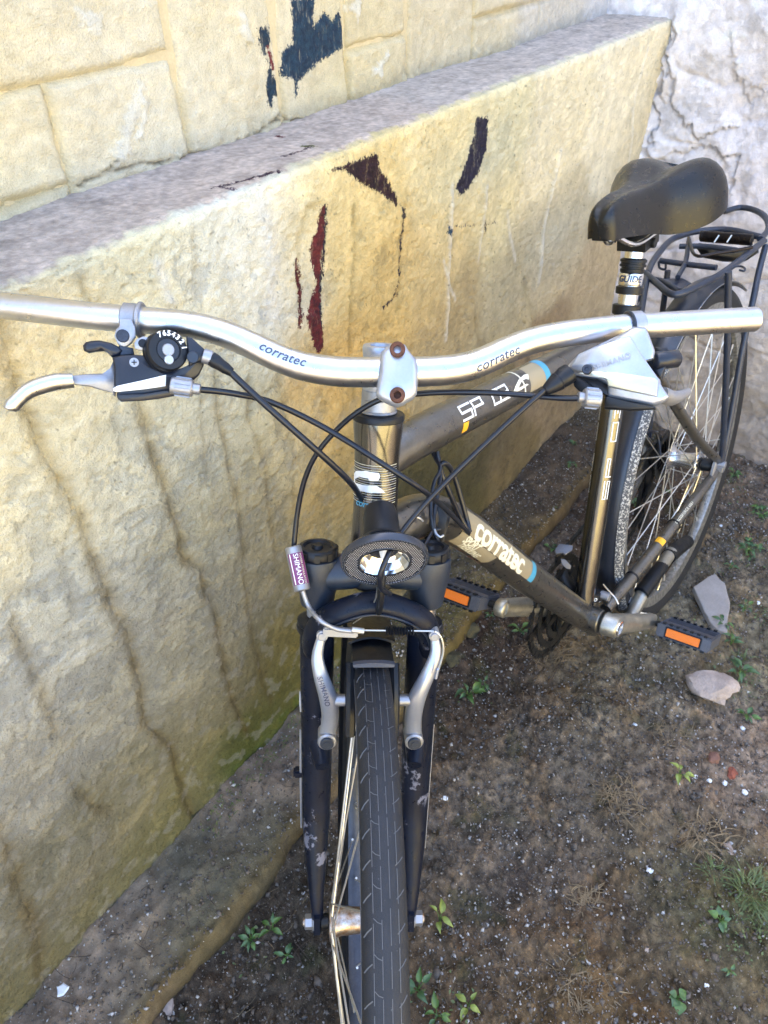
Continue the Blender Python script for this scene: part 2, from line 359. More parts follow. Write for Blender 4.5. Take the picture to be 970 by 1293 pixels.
def gridmesh(name, X, m, col=None, paint=None, pcol=None, mask=None):
    n, k = X.shape[:2]; me = bpy.data.meshes.new(name); idx = np.arange(n*k).reshape(n, k)
    Q = np.stack([idx[:-1, :-1], idx[1:, :-1], idx[1:, 1:], idx[:-1, 1:]], -1).reshape(-1, 4)
    c = X.reshape(-1, 3).mean(0)
    me.vertices.add(n*k); me.vertices.foreach_set('co', (X.reshape(-1, 3)-c).ravel().astype(np.float32))
    me.loops.add(Q.size); me.loops.foreach_set('vertex_index', Q.ravel().astype(np.int32))
    me.polygons.add(len(Q)); me.polygons.foreach_set('loop_start', np.arange(0, Q.size, 4, dtype=np.int32))
    me.polygons.foreach_set('use_smooth', np.ones(len(Q), bool)); me.update(calc_edges=True)
    if col is not None:
        a = me.attributes.new('Col', 'FLOAT_COLOR', 'POINT'); a.data.foreach_set('color', np.c_[np.clip(col.reshape(-1, 3), 0, 1), np.ones(n*k)].ravel().astype(np.float32))
    if paint is not None:
        a = me.attributes.new('paint', 'FLOAT', 'POINT'); a.data.foreach_set('value', paint.ravel().astype(np.float32))
        a = me.attributes.new('paintcol', 'FLOAT_COLOR', 'POINT'); a.data.foreach_set('color', np.c_[pcol.reshape(-1, 3), np.ones(n*k)].ravel().astype(np.float32))
    me.materials.append(m); o = bpy.data.objects.new(name, me); COL.objects.link(o); o.location = c.tolist(); return o
def steps(*seg):      # (from, to, step) runs joined
    out = []
    for a, b, s in seg: out += list(np.linspace(a, b, max(2, int(abs(b-a)/s)+1)))[:-1]
    return np.array(out+[seg[-1][1]])

# ------------------------------------------------------------------ the setting
KW = .80      # photographed wall tone -> paint colour
def smooth(e, a, b): t = np.clip((e-a)/(b-a), 0, 1); return t*t*(3-2*t)
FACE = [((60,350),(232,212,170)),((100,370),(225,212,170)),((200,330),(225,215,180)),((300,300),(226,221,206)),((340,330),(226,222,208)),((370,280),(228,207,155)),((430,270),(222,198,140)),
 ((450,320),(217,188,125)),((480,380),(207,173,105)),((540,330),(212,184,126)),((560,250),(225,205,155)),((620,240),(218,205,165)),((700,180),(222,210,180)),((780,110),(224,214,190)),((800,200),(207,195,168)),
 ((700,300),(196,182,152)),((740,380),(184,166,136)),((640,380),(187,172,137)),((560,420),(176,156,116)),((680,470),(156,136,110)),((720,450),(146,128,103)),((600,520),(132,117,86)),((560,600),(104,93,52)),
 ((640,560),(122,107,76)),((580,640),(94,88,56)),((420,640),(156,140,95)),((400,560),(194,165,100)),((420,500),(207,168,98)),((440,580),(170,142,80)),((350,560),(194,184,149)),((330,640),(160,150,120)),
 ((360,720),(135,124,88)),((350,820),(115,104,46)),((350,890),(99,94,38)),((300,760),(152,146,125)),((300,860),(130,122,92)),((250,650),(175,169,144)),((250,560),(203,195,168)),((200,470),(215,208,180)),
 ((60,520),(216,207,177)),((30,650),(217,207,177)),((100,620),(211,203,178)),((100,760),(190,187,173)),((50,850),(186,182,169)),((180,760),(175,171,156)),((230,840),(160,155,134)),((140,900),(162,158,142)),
 ((50,980),(164,158,142)),((100,1050),(132,127,103)),((200,980),(140,132,100)),((240,1000),(128,120,68)),((40,1150),(128,122,100)),((120,1180),(124,118,84)),((20,1250),(118,112,74)),((230,1060),(110,106,60)),((330,940),(86,98,28)),((160,1130),(128,122,80))]  # lower tones: real dirt plus the weaker light near the foot, painted in
LEDGE = [((100,290),(182,177,179)),((250,230),(188,182,185)),((400,170),(193,184,182)),((600,100),(192,188,190)),((750,50),(198,195,199)),((20,330),(184,177,176)),((330,250),(200,184,170)),((180,330),(196,184,176))]
UPPER = [((50,50),(243,224,178)),((50,180),(241,227,188)),((150,150),(241,229,197)),((300,100),(237,224,193)),((460,100),(231,215,174)),((600,40),(228,215,184)),((560,60),(226,212,180)),((700,20),(222,215,203)),((780,8),(228,226,228)),((250,30),(242,227,188)),((170,190),(243,236,216)),((110,25),(243,236,216))]
BACK = [((900,50),(224,222,230)),((950,150),(219,216,226)),((880,160),(219,219,229)),((940,250),(214,210,219)),((960,400),(201,196,199)),((950,500),(178,171,168)),((960,570),(150,141,136))]
NAVY, MAROON, CRIM, INK = lin((28, 56, 76)), lin((58, 34, 50)), lin((98, 34, 40)), lin((40, 36, 52))
def paints(S, Z, items, conv):
    pd = np.full(S.shape, -.04); pc = np.zeros(S.shape+(3,)); pc[:] = NAVY
    for L, c in items:
        if len(L) == 2 or L[0] == 'line':
            wdt = L[1] if L[0] == 'line' else .002; q = [conv(*p) for p in (L[2:] if L[0] == 'line' else L)]; d, _ = segdist(S, Z, q); d = wdt+.0028-d
        else: d = sdf(S, Z, [conv(*p) for p in L])
        m = d > pd; pd = np.where(m, d, pd); pc = np.where(m[..., None], c, pc)
    return pd, pc
# --- plinth: one sheet running up its face, over the worn arris and back across its ledge
S1 = steps((COR, .3, .0034), (.3, 1.42, .0023), (1.42, 3.2, .04)); r_ = .013
L1 = steps((-.08, WH-r_, .0025), (WH-r_, WH+r_, .0018), (WH+r_, WH+WW+.02, .0032))
S, L = np.meshgrid(S1, L1, indexing='ij')
t_ = np.clip((L-(WH-r_))/(2*r_), 0, 1)*np.pi/2
Zf = np.where(L < WH-r_, L, WH-r_+r_*np.sin(t_)); Of = np.where(L < WH+r_, r_-r_*np.cos(t_), L-WH); Of = np.where(L < WH-r_, 0, Of)
face = smooth(L, WH+.004, WH-.004); 
wrp = fbm(S, L, 9, 3, 5)*.006
h = fbm(S, L, 2.3, 3, 1)*.012+fbm(S, L*.45, 14, 4, 11)*.0018+np.abs(fbm(S, L*.7, 34, 3, 21))*.0007*face+fbm(S, L, 95, 3, 31, .75)*.0013
h -= smooth(fbm(S, L, 60, 2, 77), .55, .95)*.0022                       # pits
crust = smooth(fbm(S, L, 15, 6, 81, .68)*.9+(L-.45)*1.1+smooth(S, .5, .2)*.5-(S-.7)*.25, -.06, .05)*face
h += crust*.0014; h = h*(.45+.55*face)
GROOVES = [([(0,413),(19,475),(41,524),(62,578),(87,636),(111,685),(124,730),(144,772),(157,800),(177,850),(188,920),(218,947),(231,988),(246,1033)],.006,.0075),
 ([(165,440),(173,508),(186,561),(202,615),(219,677),(231,706),(252,722),(264,759),(280,825),(291,872),(313,926)],.0045,.006),
 ([(270,470),(276,520),(297,636),(305,710),(320,813),(346,887)],.003,.005),([(310,480),(313,520),(334,627),(342,693)],.0025,.004),
 ([(60,640),(80,700),(95,760)],.0012,.005),([(20,790),(45,850),(75,930)],.003,.006),([(350,470),(362,560),(366,640)],.0015,.004),([(255,480),(250,560),(262,620)],.001,.003),([(215,740),(262,800),(300,850)],.0,.003),([(600,400),(612,470),(606,540)],.002,.005),([(660,330),(672,400),(668,460)],.0015,.004),([(100,1000),(118,1020),(143,1028)],.003,.006),([(0,1050),(20,1100),(40,1180),(60,1250)],.004,.01),([(395,255),(380,262),(372,300),(378,380)],.002,.004),
 ([(444,262),(447,330),(440,420),(446,500)],.003,.004),([(508,255),(504,330),(500,400)],.0018,.004),([(105,355),(118,385)],.003,.004),([(240,300),(246,370)],.0015,.004)]
gd = np.zeros(S.shape)
for G, dep, wd in GROOVES:
    q = [p_face(*p) for p in G]; d, sd = segdist(S+wrp, L, q); g = np.exp(-(d/wd)**2)*face; h -= dep*g*.7; h += sd*dep*.28*np.exp(-(d/(wd*4.5))**2)*face; gd = np.maximum(gd, np.exp(-((d-wd*.4)/(wd*1.25))**2)*face*min(1, dep/.004)*np.clip(.75+.5*fbm(S, L, 25, 3, 83), .2, 1))
RIDGE = [([(572,235),(568,330),(563,430)],.003,.005),([(610,235),(606,330)],.002,.004),([(708,190),(690,290),(680,360)],.004,.006),([(328,260),(338,330),(345,400)],.003,.012),([(200,330),(215,380)],.002,.006),([(560,330),(575,380)],.001,.004),([(640,270),(655,330)],.001,.004),([(815,60),(800,140),(790,230)],.003,.005),([(836,60),(815,190),(800,240)],-.004,.006)]
rg = np.zeros(S.shape)
for G, dep, wd in RIDGE:
    q = [p_face(*p) for p in G]; d, sd = segdist(S+wrp, L, q); g = np.exp(-(d/wd)**2)*face; h += dep*g; rg = np.maximum(rg, g*(dep > 0))
X = WT*S[..., None] - WN*(WD+Of)[..., None] + np.array([0, 0, 1.])*Zf[..., None]
nrm = WN*np.cos(t_)[..., None]+np.array([0, 0, 1.])*np.sin(t_)[..., None]; X = X+nrm*h[..., None]
def wcol(S, L, pts, conv, r, amp, seed):
    c = rbf(S+fbm(S, L, 8, 3, seed)*.03, L+fbm(S, L, 8, 3, seed+9)*.03, [(conv(*p), c) for p, c in pts], r)
    n = fbm(S, L, 26, 5, seed+20, .6); return c*(1+amp*n)[..., None]
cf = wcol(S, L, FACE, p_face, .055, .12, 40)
ochre = lin((158, 134, 74)); cf = cf*(1-.62*gd[..., None])+(ochre*.75*(.35+.65*cf.mean(-1, keepdims=True)*2))*(.62*gd[..., None])
cr_ = crust[..., None]; cf = cf*(cr_*np.array([1.07, 1.06, 1.0])+(1-cr_)*np.array([.86, .88, .90])); cf = cf*(1-.6*rg[..., None])+lin((228, 222, 208))*.6*rg[..., None]
bl = smooth(fbm(S, L, 30, 4, 91), .25, .5)*smooth(S, .35, .75)*smooth(L, .85, .6)            # bare grey patches where the paint has gone
cf = cf*(1-.35*bl[..., None])+lin((150, 148, 138))*.35*bl[..., None]
sp = smooth(fbm(S, L, 150, 2, 97), .75, .95); cf = cf*(1-.5*sp[..., None])
ms = smooth(fbm(S, L, 22, 4, 55)*.05+.055-L, 0, .05)*smooth(S, .60, .74)*(1-smooth(S, .86, 1.0)); cf = cf*(1-.8*ms[..., None])+lin((78, 98, 18))*.8*ms[..., None]
cl = wcol(S, L, LEDGE, p_top, .09, .2, 60)
sc = smooth(fbm(S*.35, L, 45, 4, 66), .35, .7); cl = cl*(1-.18*sc[..., None])*(1+.25*fbm(S, L, 120, 3, 67, .7))[..., None]
edge = WH+.004+fbm(S, L*.6, 26, 5, 71, .65)*.010
lum = cf.mean(-1, keepdims=True); ds = (.10+.16*smooth(L, .75, .3))[..., None]; cf = (cf*(1-ds)+lum*np.array([1.04, 1.0, .90])*ds)*1.04
fm = smooth(L, edge+.007, edge-.005)[..., None]; cc = cf*1.0*fm+cl*np.array([1.08, .96, .80])*(1-fm)
P_FACE = [([(400,216),(432,204),(462,194),(474,191),(476,208),(490,230),(499,250),(497,262),(480,248),(460,236),(445,230),(432,216)],MAROON*.6),
 ([(501,256),(510,260),(511,276),(505,280)],INK),([(396,255),(408,253),(408,290),(404,330),(406,360),(406,400),(409,442),(398,448),(388,420),(384,400),(397,360),(391,335),(386,310),(394,285)],CRIM),
 (['line',.0035,(404,258),(405,330),(402,372),(404,440)],INK),(['line',.0035,(372,330),(380,370),(378,410)],CRIM*.8),
 (['line',.0012,(507,280),(503,350),(497,372)],INK),(['line',.0016,(500,372),(484,388)],INK),
 ([(597,145),(611,145),(610,185),(602,215),(590,240),(578,250),(575,235),(588,200),(594,170)],INK*1.2),([(566,281),(572,288),(572,303),(566,297)],NAVY*1.6),(['line',.002,(612,280),(613,292)],INK),(['line',-.0008,(575,286),(612,284),(630,281)],INK*2)]
P_TOP = [(['line',.0022,(268,236),(310,226),(352,217)],MAROON),(['line',.0022,(280,235),(296,238)],MAROON*1.4),(['line',.0018,(358,199),(380,193),(392,187)],MAROON),(['line',.004,(386,186),(394,186)],lin((92, 98, 40))),(['line',.003,(350,170),(356,172)],CRIM*1.2),(['line',.0018,(400,217),(432,203)],MAROON)]
p1, c1 = paints(S, L, P_FACE, p_face); p2, c2 = paints(S, L, P_TOP, p_top); m_ = L < WH
pd = np.where(m_, p1, p2); pc = np.where(m_[..., None], c1, c2)
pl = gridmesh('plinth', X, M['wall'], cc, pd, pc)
core = MB(); box(core, WT*(COR+3.2)/2-WN*(WD+.11)+np.array([0, 0, .44]), (WT, WN, (0, 0, 1)), (3.2-COR, .14, 1.02))
core.build('core', M['concrete'], pl)
tag(pl, 'weathered yellow plinth with grey ledge and dripping paint, running behind the bicycle', 'plinth')
# --- upper wall: blocks scored into the render
hw = empty('house_wall', wp(.6, WH, WW), 'pale yellow blockwork wall rising above the ledge of the plinth', 'wall')
P_UP = [([(370,-6),(402,-6),(398,30),(412,12),(420,25),(430,10),(437,40),(434,62),(405,80),(385,98),(379,104),(377,128),(373,128),(372,103),(357,98),(357,65),(372,52)],NAVY),
 ([(326,33),(344,30),(347,55),(340,62),(347,85),(355,105),(359,118),(350,124),(345,138),(339,132),(337,105),(342,85),(330,60)],NAVY*.8),(['line',.0022,(342,60),(348,88)],CRIM*1.3)]
FLAKE = [[(95,10),(112,12),(128,20),(130,42),(118,48),(105,34)],[(178,102),(186,106),(172,160),(160,200),(148,207),(146,195),(158,150)],[(186,130),(190,132),(178,175),(172,178)],[(305,15),(318,30),(322,55),(312,50)],[(470,90),(490,68),(480,100)],[(440,10),(462,0),(455,22)]]
CRK = [[(140,218),(165,210),(200,205),(214,212),(205,222),(180,224),(155,228)],[(200,205),(235,198),(262,190)],[(300,178),(320,172),(350,150),(360,135)],[(350,152),(400,150),(440,138),(480,125)],[(100,235),(140,215),(150,200)],[(640,65),(690,52),(720,40)]]
def upper(s0, s1, z0, z1, st, name='block', seed=0):
    a = steps((s0-.0005, s1+.0005, st)); b = steps((z0-.0005, z1+.0005, st)); S, Z = np.meshgrid(a, b, indexing='ij')
    wv = fbm(S, Z, 11, 3, 3)*.004
    e = np.minimum(np.minimum(S-s0, s1-S), np.minimum(Z-z0, z1-Z)); jz = smooth(e+wv*.8, -.001, .010)
    h = fbm(S, Z, 3, 3, 101)*.006+fbm(S, Z, 20, 4, 102)*.0016+fbm(S, Z, 80, 3, 103, .7)*.0011+(jz-1)*.0085+((seed*37) % 7-3)*.0005
    for k, F in enumerate(FLAKE):
        q = [p_up(*p) for p in F]; d = sdf(S, Z, q); h += smooth(d+fbm(S, Z, 50, 4, 104, .7)*.006, -.001, .0015)*.0022
    dk = np.zeros(S.shape)
    for F in CRK:
        d, _ = segdist(S+fbm(S, Z, 60, 3, 7)*.002, Z+fbm(S, Z, 60, 3, 8)*.002, [p_up(*p) for p in F]); g = np.exp(-(d/.0016)**2); h -= g*.004; dk = np.maximum(dk, g)
    low = smooth(Z, WH+.03, WH+.004); h += low*np.abs(fbm(S, Z, 45, 3, 110))*.004
    c = wcol(S, Z, UPPER, p_up, .08, .07, 120)
    for F in FLAKE:
        d = sdf(S, Z, [p_up(*p) for p in F]); g = smooth(d+fbm(S, Z, 50, 4, 104, .7)*.006, -.002, .001)[..., None]*.7; c = c*(1-g)+lin((244, 240, 226))*g
    c = c*(1-.12*(1-jz)[..., None]*np.array([.2, .5, 1.4])); c = c*(1-.6*dk[..., None]); c = c*(1-.15*low[..., None])
    pdn, pcn = paints(S, Z, P_UP, p_up)
    X = WT*S[..., None]-WN*(WD+WW)+WN*h[..., None]+np.array([0, 0, 1.])*Z[..., None]
    o = gridmesh(name, X, M['wall'], c*KW, pdn, pcn); o.location = Vector(o.location)-hw.location; o.parent = hw; return o
Z0 = WH-.02; k = 0
for (s0, s1, z0, z1) in [(.857,1.06,Z0,1.012),(.857,1.06,1.012,1.11),(.683,.857,Z0,1.11),(.683,.99,1.11,1.30),(.505,.683,Z0,1.28),(.362,.505,Z0,1.28),(.202,.362,Z0,1.067),(.202,.362,1.067,1.28),(0,.202,Z0,1.28),
   (-.25,0,Z0,1.064),(-.30,0,1.064,1.28),(COR,-.25,Z0,1.064),(COR,-.30,1.064,1.28),(1.06,1.36,Z0,1.11),(.99,1.36,1.11,1.30)]:
    upper(s0, s1, z0, z1, .003, seed=k); k += 1
for i in range(6):
    for j in range(3):
        s0 = max(COR, COR-.0+i*.65-(.3 if j % 2 else 0)); s1 = COR+(i+1)*.65-(.3 if j % 2 else 0); z0 = 1.30+j*.36
        upper(s0, min(s1, 3.2), z0, z0+.36, .02, seed=k); k += 1
for s0, s1 in ((1.36, 2.1), (2.1, 3.2)): upper(s0, s1, Z0, 1.30, .02, seed=k); k += 1
upper(COR, 1.36, 1.28, 1.302, .01, 'block', 3)
mb = MB(); box(mb, WT*(COR+3.2)/2-WN*(WD+WW+.1285)+np.array([0, 0, 1.15]), (WT, WN, (0, 0, 1)), (3.2-COR+.3, .24, 2.46)); mb.build('mortar_backing', M['joint'], hw)
# --- white rubble wall closing the corner
q1 = steps((-.19, .66, .0032), (.66, 2.2, .02), (2.2, 3.4, .08)); z1 = steps((-.06, 1.2, .0034), (1.2, 2.38, .05)); Q, Z = np.meshgrid(q1, z1, indexing='ij')
h = fbm(Q, Z, 3.1, 3, 201)*.022+fbm(Q, Z, 9, 4, 202)*.006+fbm(Q, Z, 40, 3, 203)*.0018+fbm(Q, Z, 110, 2, 204)*.0008
lump = smooth(np.abs(fbm(Q*1.0, Z*1.6, 4.5, 2, 205)), 0, .16); rz = smooth(Z, .98, .86)*smooth(Q, .55, .25); h += (lump-1)*.006*rz
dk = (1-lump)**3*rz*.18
for F, dp, wd in [([(853,40),(846,90),(850,130),(862,158),(885,172),(905,166),(925,160)],.012,.006),([(848,35),(830,120),(822,200)],.010,.006),([(925,60),(932,95),(944,125)],.006,.004),([(850,195),(870,185),(900,190),(935,200),(925,235)],.01,.006),([(830,200),(845,215),(850,235)],.012,.007),([(955,110),(970,125)],.006,.004)]:
    d, sd = segdist(Q+fbm(Q, Z, 22, 5, 9, .65)*.013, Z+fbm(Q, Z, 22, 5, 10, .65)*.013, [p_back(*p) for p in F]); g = np.exp(-(d/wd)**2); wq = .5+.5*smooth(fbm(Q, Z, 12, 3, 17), -.3, .3); h -= dp*g*.35*wq; h += sd*dp*.4*np.exp(-(d/(wd*5))**2); dk = np.maximum(dk, g*.2*wq)
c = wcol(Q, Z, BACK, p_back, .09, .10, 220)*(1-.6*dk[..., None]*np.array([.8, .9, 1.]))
gy = smooth(fbm(Q, Z, 14, 5, 230, .6), .2, .6)[..., None]*.22; c = c*(1-gy)
X = WT*(COR+.004+h)[..., None]+WN*(Q-WD)[..., None]+np.array([0, 0, 1.])*Z[..., None]
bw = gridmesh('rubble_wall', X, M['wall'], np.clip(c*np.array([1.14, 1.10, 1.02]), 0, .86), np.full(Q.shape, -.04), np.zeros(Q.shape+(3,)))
mb = MB(); box(mb, WT*(COR-.15)+WN*(1.6-WD)+np.array([0, 0, 1.14]), (WT, WN, (0, 0, 1)), (.24, 4, 2.46)); mb.build('core', M['plaster'], bw)
tag(bw, 'whitewashed lumpy rubble wall closing the corner behind the saddle and rack', 'wall')
# --- footing slab along the plinth
S1 = steps((COR, 1.5, .004), (1.5, 3.2, .05)); K1 = np.linspace(0, 1, 60); S, K = np.meshgrid(S1, K1, indexing='ij')
ew = .152+fbm(S, S*0, 3.2, 4, 301)*.022; Lk = K*(.16+.10); rr = .018
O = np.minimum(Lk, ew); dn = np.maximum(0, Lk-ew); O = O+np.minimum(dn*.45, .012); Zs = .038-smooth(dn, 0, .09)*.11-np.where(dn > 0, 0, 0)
Zs = Zs+fbm(S, O, 7, 4, 302)*.012+fbm(S, Lk, 40, 4, 303)*.0035+fbm(S, Lk, 120, 2, 304)*.0012
c = wcol(S, O, [(((X_ := p_gr(*p, .035))@WT, X_@WN+WD), c) for p, c in [((150,1180),(122,110,98)),((130,1270),(118,105,92)),((250,1120),(92,88,76)),((300,1000),(118,104,92)),((350,970),(112,100,90)),((330,1060),(88,84,66)),((230,1210),(86,82,62)),((590,780),(88,82,50)),((560,740),(92,84,66)),((650,680),(88,78,62)),((700,620),(80,70,60)),((420,900),(95,86,70)),((500,820),(90,82,60))]], lambda a, b: (a, b), .06, .3, 310)
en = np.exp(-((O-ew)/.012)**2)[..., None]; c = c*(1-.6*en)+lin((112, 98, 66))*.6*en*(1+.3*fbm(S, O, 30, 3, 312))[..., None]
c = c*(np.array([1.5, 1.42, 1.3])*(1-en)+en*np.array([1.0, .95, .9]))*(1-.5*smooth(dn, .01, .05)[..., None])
X = WT*S[..., None]+WN*(O-WD-.004)[..., None]+np.array([0, 0, 1.])*Zs[..., None]
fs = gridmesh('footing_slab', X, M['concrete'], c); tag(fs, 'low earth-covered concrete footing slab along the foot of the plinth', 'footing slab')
# --- yellow garden wall across the yard (it lights and is mirrored in the tubes)
yw = MB(); box(yw, WT*1.2+WN*4.6+np.array([0, 0, .85]), (WT, WN, (0, 0, 1)), (14, .3, 1.9)); yo = yw.build('yard_wall', M['far_yellow'], None, bevel=.02)
cp = MB(); box(cp, WT*1.2+WN*4.6+np.array([0, 0, 1.84]), (WT, WN, (0, 0, 1)), (14.1, .42, .08)); cp.build('coping', M['concrete'], yo, bevel=.01)
tag(yo, 'sunlit yellow garden wall facing the bicycle across the yard, mirrored in its tubes', 'wall')
# --- ground
S1 = steps((-60, -8, 6), (-8, COR-.05, .6), (COR-.05, 1.75, .0052), (1.75, 3.2, .03), (3.2, 8, .5), (8, 60, 6)); Q1 = steps((-60, -2, 6), (-2, -.02, .5), (-.02, 1.15, .0050), (1.15, 3.2, .025), (3.2, 8, .5), (8, 60, 6))
S, Q = np.meshgrid(S1, Q1, indexing='ij')
GC = [((640,900),(90,80,72)),((560,1000),(98,88,80)),((800,900),(112,102,90)),((740,840),(110,100,84)),((600,880),(68,58,52)),((850,1050),(86,78,68)),((700,1150),(88,78,70)),((560,1200),(88,75,62)),((900,700),(102,94,84)),((950,800),(106,99,86)),
 ((880,1000),(108,94,84)),((950,1000),(122,110,102)),((650,600),(76,68,63)),((700,560),(74,66,63)),((820,640),(73,62,56)),((950,620),(98,88,82)),((900,1200),(84,76,66)),((330,1200),(66,60,54)),((250,1280),(64,56,50)),((580,700),(92,84,80)),((640,830),(64,54,49)),((930,1130),(80,82,56)),((740,1250),(92,76,54)),((660,970),(100,92,84)),((600,1100),(92,84,78))]
c = rbf(S, Q, [(((X_ := p_gr(*p))@WT, X_@WN+WD), c) for p, c in GC], .07)
near = smooth(S, 3.2, 2.6)*smooth(Q, 3.2, 2.4)*(S > -.8)*(Q > -.05)
h = fbm(S, Q, 3.5, 3, 401)*.012+fbm(S, Q, 14, 4, 402)*.007+fbm(S, Q, 45, 4, 403, .72)*.0052; h += smooth(fbm(S, Q, 28, 3, 405), .15, .5)*.006
h = h*near-.004
tone = 1+.42*fbm(S, Q, 17, 4, 410)+.42*fbm(S, Q, 60, 4, 411, .75); warm = smooth(fbm(S, Q, 9, 4, 412), .1, .5)[..., None]*.5
c = np.array([1.74, 1.64, 1.40])*c*np.clip(tone, .4, 1.9)[..., None]*near[..., None]+lin((150, 136, 116))*(1-near[..., None]); c = c*(1-warm)+c*np.array([1.12, .93, .74])*warm
mo = smooth(fbm(S, Q, 12, 4, 420), .42, .7)[..., None]*.35; c = c*(1-mo)+lin((72, 78, 42))*mo*near[..., None]+c*mo*(1-near[..., None])
GS, GQ, GH = S1, Q1, h
X = WT*S[..., None]+WN*(Q-WD)[..., None]+np.array([0, 0, 1.])*h[..., None]
gr = gridmesh('ground', X, M['soil'], c); gr['kind'] = 'structure'
def gh(s, q):
    i = int(np.clip(np.searchsorted(GS, s), 0, len(GS)-1)); j = int(np.clip(np.searchsorted(GQ, q), 0, len(GQ)-1)); z = GH[i, j]
    if -.0 < q < .15: z = max(z, .040)
    return z
def gpt(px, py, z=0.):
    X = p_gr(px, py, z); return np.array([X[0], X[1], gh(X@WT, X@WN+WD)])
# ------------------------------------------------------------------ the bicycle
BK = empty('bicycle', fr(.5, 0, 0), 'pewter grey trekking bicycle with a bare silver handlebar, leaning against the yellow plinth', 'bicycle')
def part(mb, name, m, parent=None, **k): return mb.build(name, M[m], parent or BK, **k)
TO = unit(CAM-fk(0, 0, .6))
# --- wheels
def wheel(name, fn, vs, half_flange, spoke_m, rimm, tw, n_sp=32, hub_r=.016, fl_r=.022, hm='hub'):
    a0 = [(-.0, 0)]
    k = 14; prof = []
    for i in range(k+1): t = math.pi*i/k; prof.append((-.014+.0175*abs(math.sin(t))**.8, -math.cos(t)*tw))      # tread crown
    prof += [(-.030, tw*.62), (-.030, -tw*.62)]
    mb = MB(); ring_arc(mb, fn, RW-.0035, prof, 0, 360, 128); w_ = part(mb, name, 'tyre')
    mb = MB(); ring_arc(mb, fn, RW-.032, [(0, -.0125), (.004, -.0125), (.004, .0125), (0, .0125), (-.018, .009), (-.021, 0), (-.018, -.009)], 0, 360, 128); rim = part(mb, 'rim', rimm, w_)
    o = np.array
    c0, c1 = fn(0, 0, -half_flange[0]+0), fn(0, 0, half_flange[1])
    L = np.linalg.norm(c1-c0)
    mb = MB(); rod(mb, c0-(c1-c0)/L*.004, c1, [(0, .012), (.001, fl_r-.001), (.0035, fl_r), (.006, fl_r-.004), (.008, hub_r+.002), (.014, hub_r), (L/2, hub_r-.002), (L-.006, hub_r), (L-.002, hub_r+.002), (L, fl_r-.002), (L+.002, fl_r), (L+.004, fl_r-.001), (L+.008, .012)], 28); hb = part(mb, 'hub', hm, w_)
    proto = None
    for i in range(n_sp):
        side = 1 if i % 2 else -1; v0 = half_flange[1] if side > 0 else -half_flange[0]
        a = 360*i/n_sp; lead = 62 if (i//2) % 2 else -62
        mb = MB(); tube(mb, [fn(fl_r-.002, a+lead, v0+.001*side), fn(RW-.050, a, side*.002)], .0011, 5)
        tube(mb, [fn(RW-.062, a+lead*.012, side*.003), fn(RW-.050, a, side*.002)], .0019, 5)
        mb.build('spoke', M[spoke_m], w_)
    return w_, rim, hb
FWH, FRIM, FHUB = wheel('front_wheel', whl, 1, (.037, .037), 'spoke', 'rim', .0185)
# grooves worn pale with dust
def tyre_pt(fn, a, ph, lift=.0006, tw=.0185):
    t = math.pi/2+ph; return fn(RW-.0035-.014+.0175*abs(math.sin(t))**.8+lift, a, -math.cos(t)*tw)
mb = MB()
def strip(pts, w0):       # pts (angle, ph) on the tread
    P = [tyre_pt(whl, a, p) for a, p in pts]; V = []; F = []
    for i, p in enumerate(P):
        t = unit(P[min(i+1, len(P)-1)]-P[max(i-1, 0)]); n = unit(p-whl(0, 0)); b = np.cross(t, n); V += [p+b*w0, p-b*w0]
    for i in range(len(P)-1): F.append((2*i, 2*i+1, 2*i+3, 2*i+2))
    mb.add(V, F)
for ph in (-.55, -.17, .2, .58):
    a = 25
    while a < 128:
        ln = random.uniform(3.2, 6.0); strip([(a+ln*j/5, ph) for j in range(6)], .00028); a += ln+random.uniform(.3, 1.2)
for i in range(26):
    a = 25+i*4; strip([(a, -1.15), (a+.55, -.9), (a+1.1, -.62)], .00060); strip([(a+.3, .50), (a+.8, .72), (a+1.5, .98)], .00040)
    strip([(a+2.2, -.55), (a+1.7, -.36), (a+1.5, -.17)], .00032)
g_ = mb.build('tread_groove', M['dust'], FWH); g_['kind'] = 'stuff'
mb = MB(); ring_arc(mb, whl, RW-.0175, [(-.0012, -.0186), (.0012, -.0190), (.0012, -.0178)], 20, 140, 100); part(mb, 'sidewall_edge', 'dust', FWH)
# axle, nuts
mb = MB(); cyl(mb, fk(RAKE, -.071, 0), fk(RAKE, .071, 0), .0048); part(mb, 'axle', 'hub', FWH)
for s in (-1, 1):
    mb = MB(); cyl(mb, fk(RAKE, s*.0595, 0), fk(RAKE, s*.069, 0), .0085, seg=6, ch=.001); cyl(mb, fk(RAKE, s*.058, 0), fk(RAKE, s*.0598, 0), .0098); part(mb, 'axle_nut', 'alu_dull', FWH)
    mb = MB(); cyl(mb, fk(RAKE, s*.041, 0), fk(RAKE, s*.0505, 0), .0085); part(mb, 'cone_nut', 'grease', FWH)
RWHL, RRIM, RHUB = wheel('rear_wheel', rwh, 1, (.022, .034), 'spoke_r', 'rimalu', .0185, 36, .018, .027, 'hub_clean')
mb = MB(); cyl(mb, fr(0, -.078, RW), fr(0, .078, RW), .005); part(mb, 'axle', 'hub', RWHL)
mb = MB(); cyl(mb, fr(0, .040, RW), fr(0, .062, RW), .014, .012); part(mb, 'cone_nut', 'grease', RWHL)
mb = MB(); cyl(mb, fr(0, .069, RW), fr(0, .082, RW), .010, seg=6, ch=.0015); cyl(mb, fr(0, .066, RW), fr(0, .069, RW), .013); part(mb, 'axle_nut', 'alu_dull', RWHL)
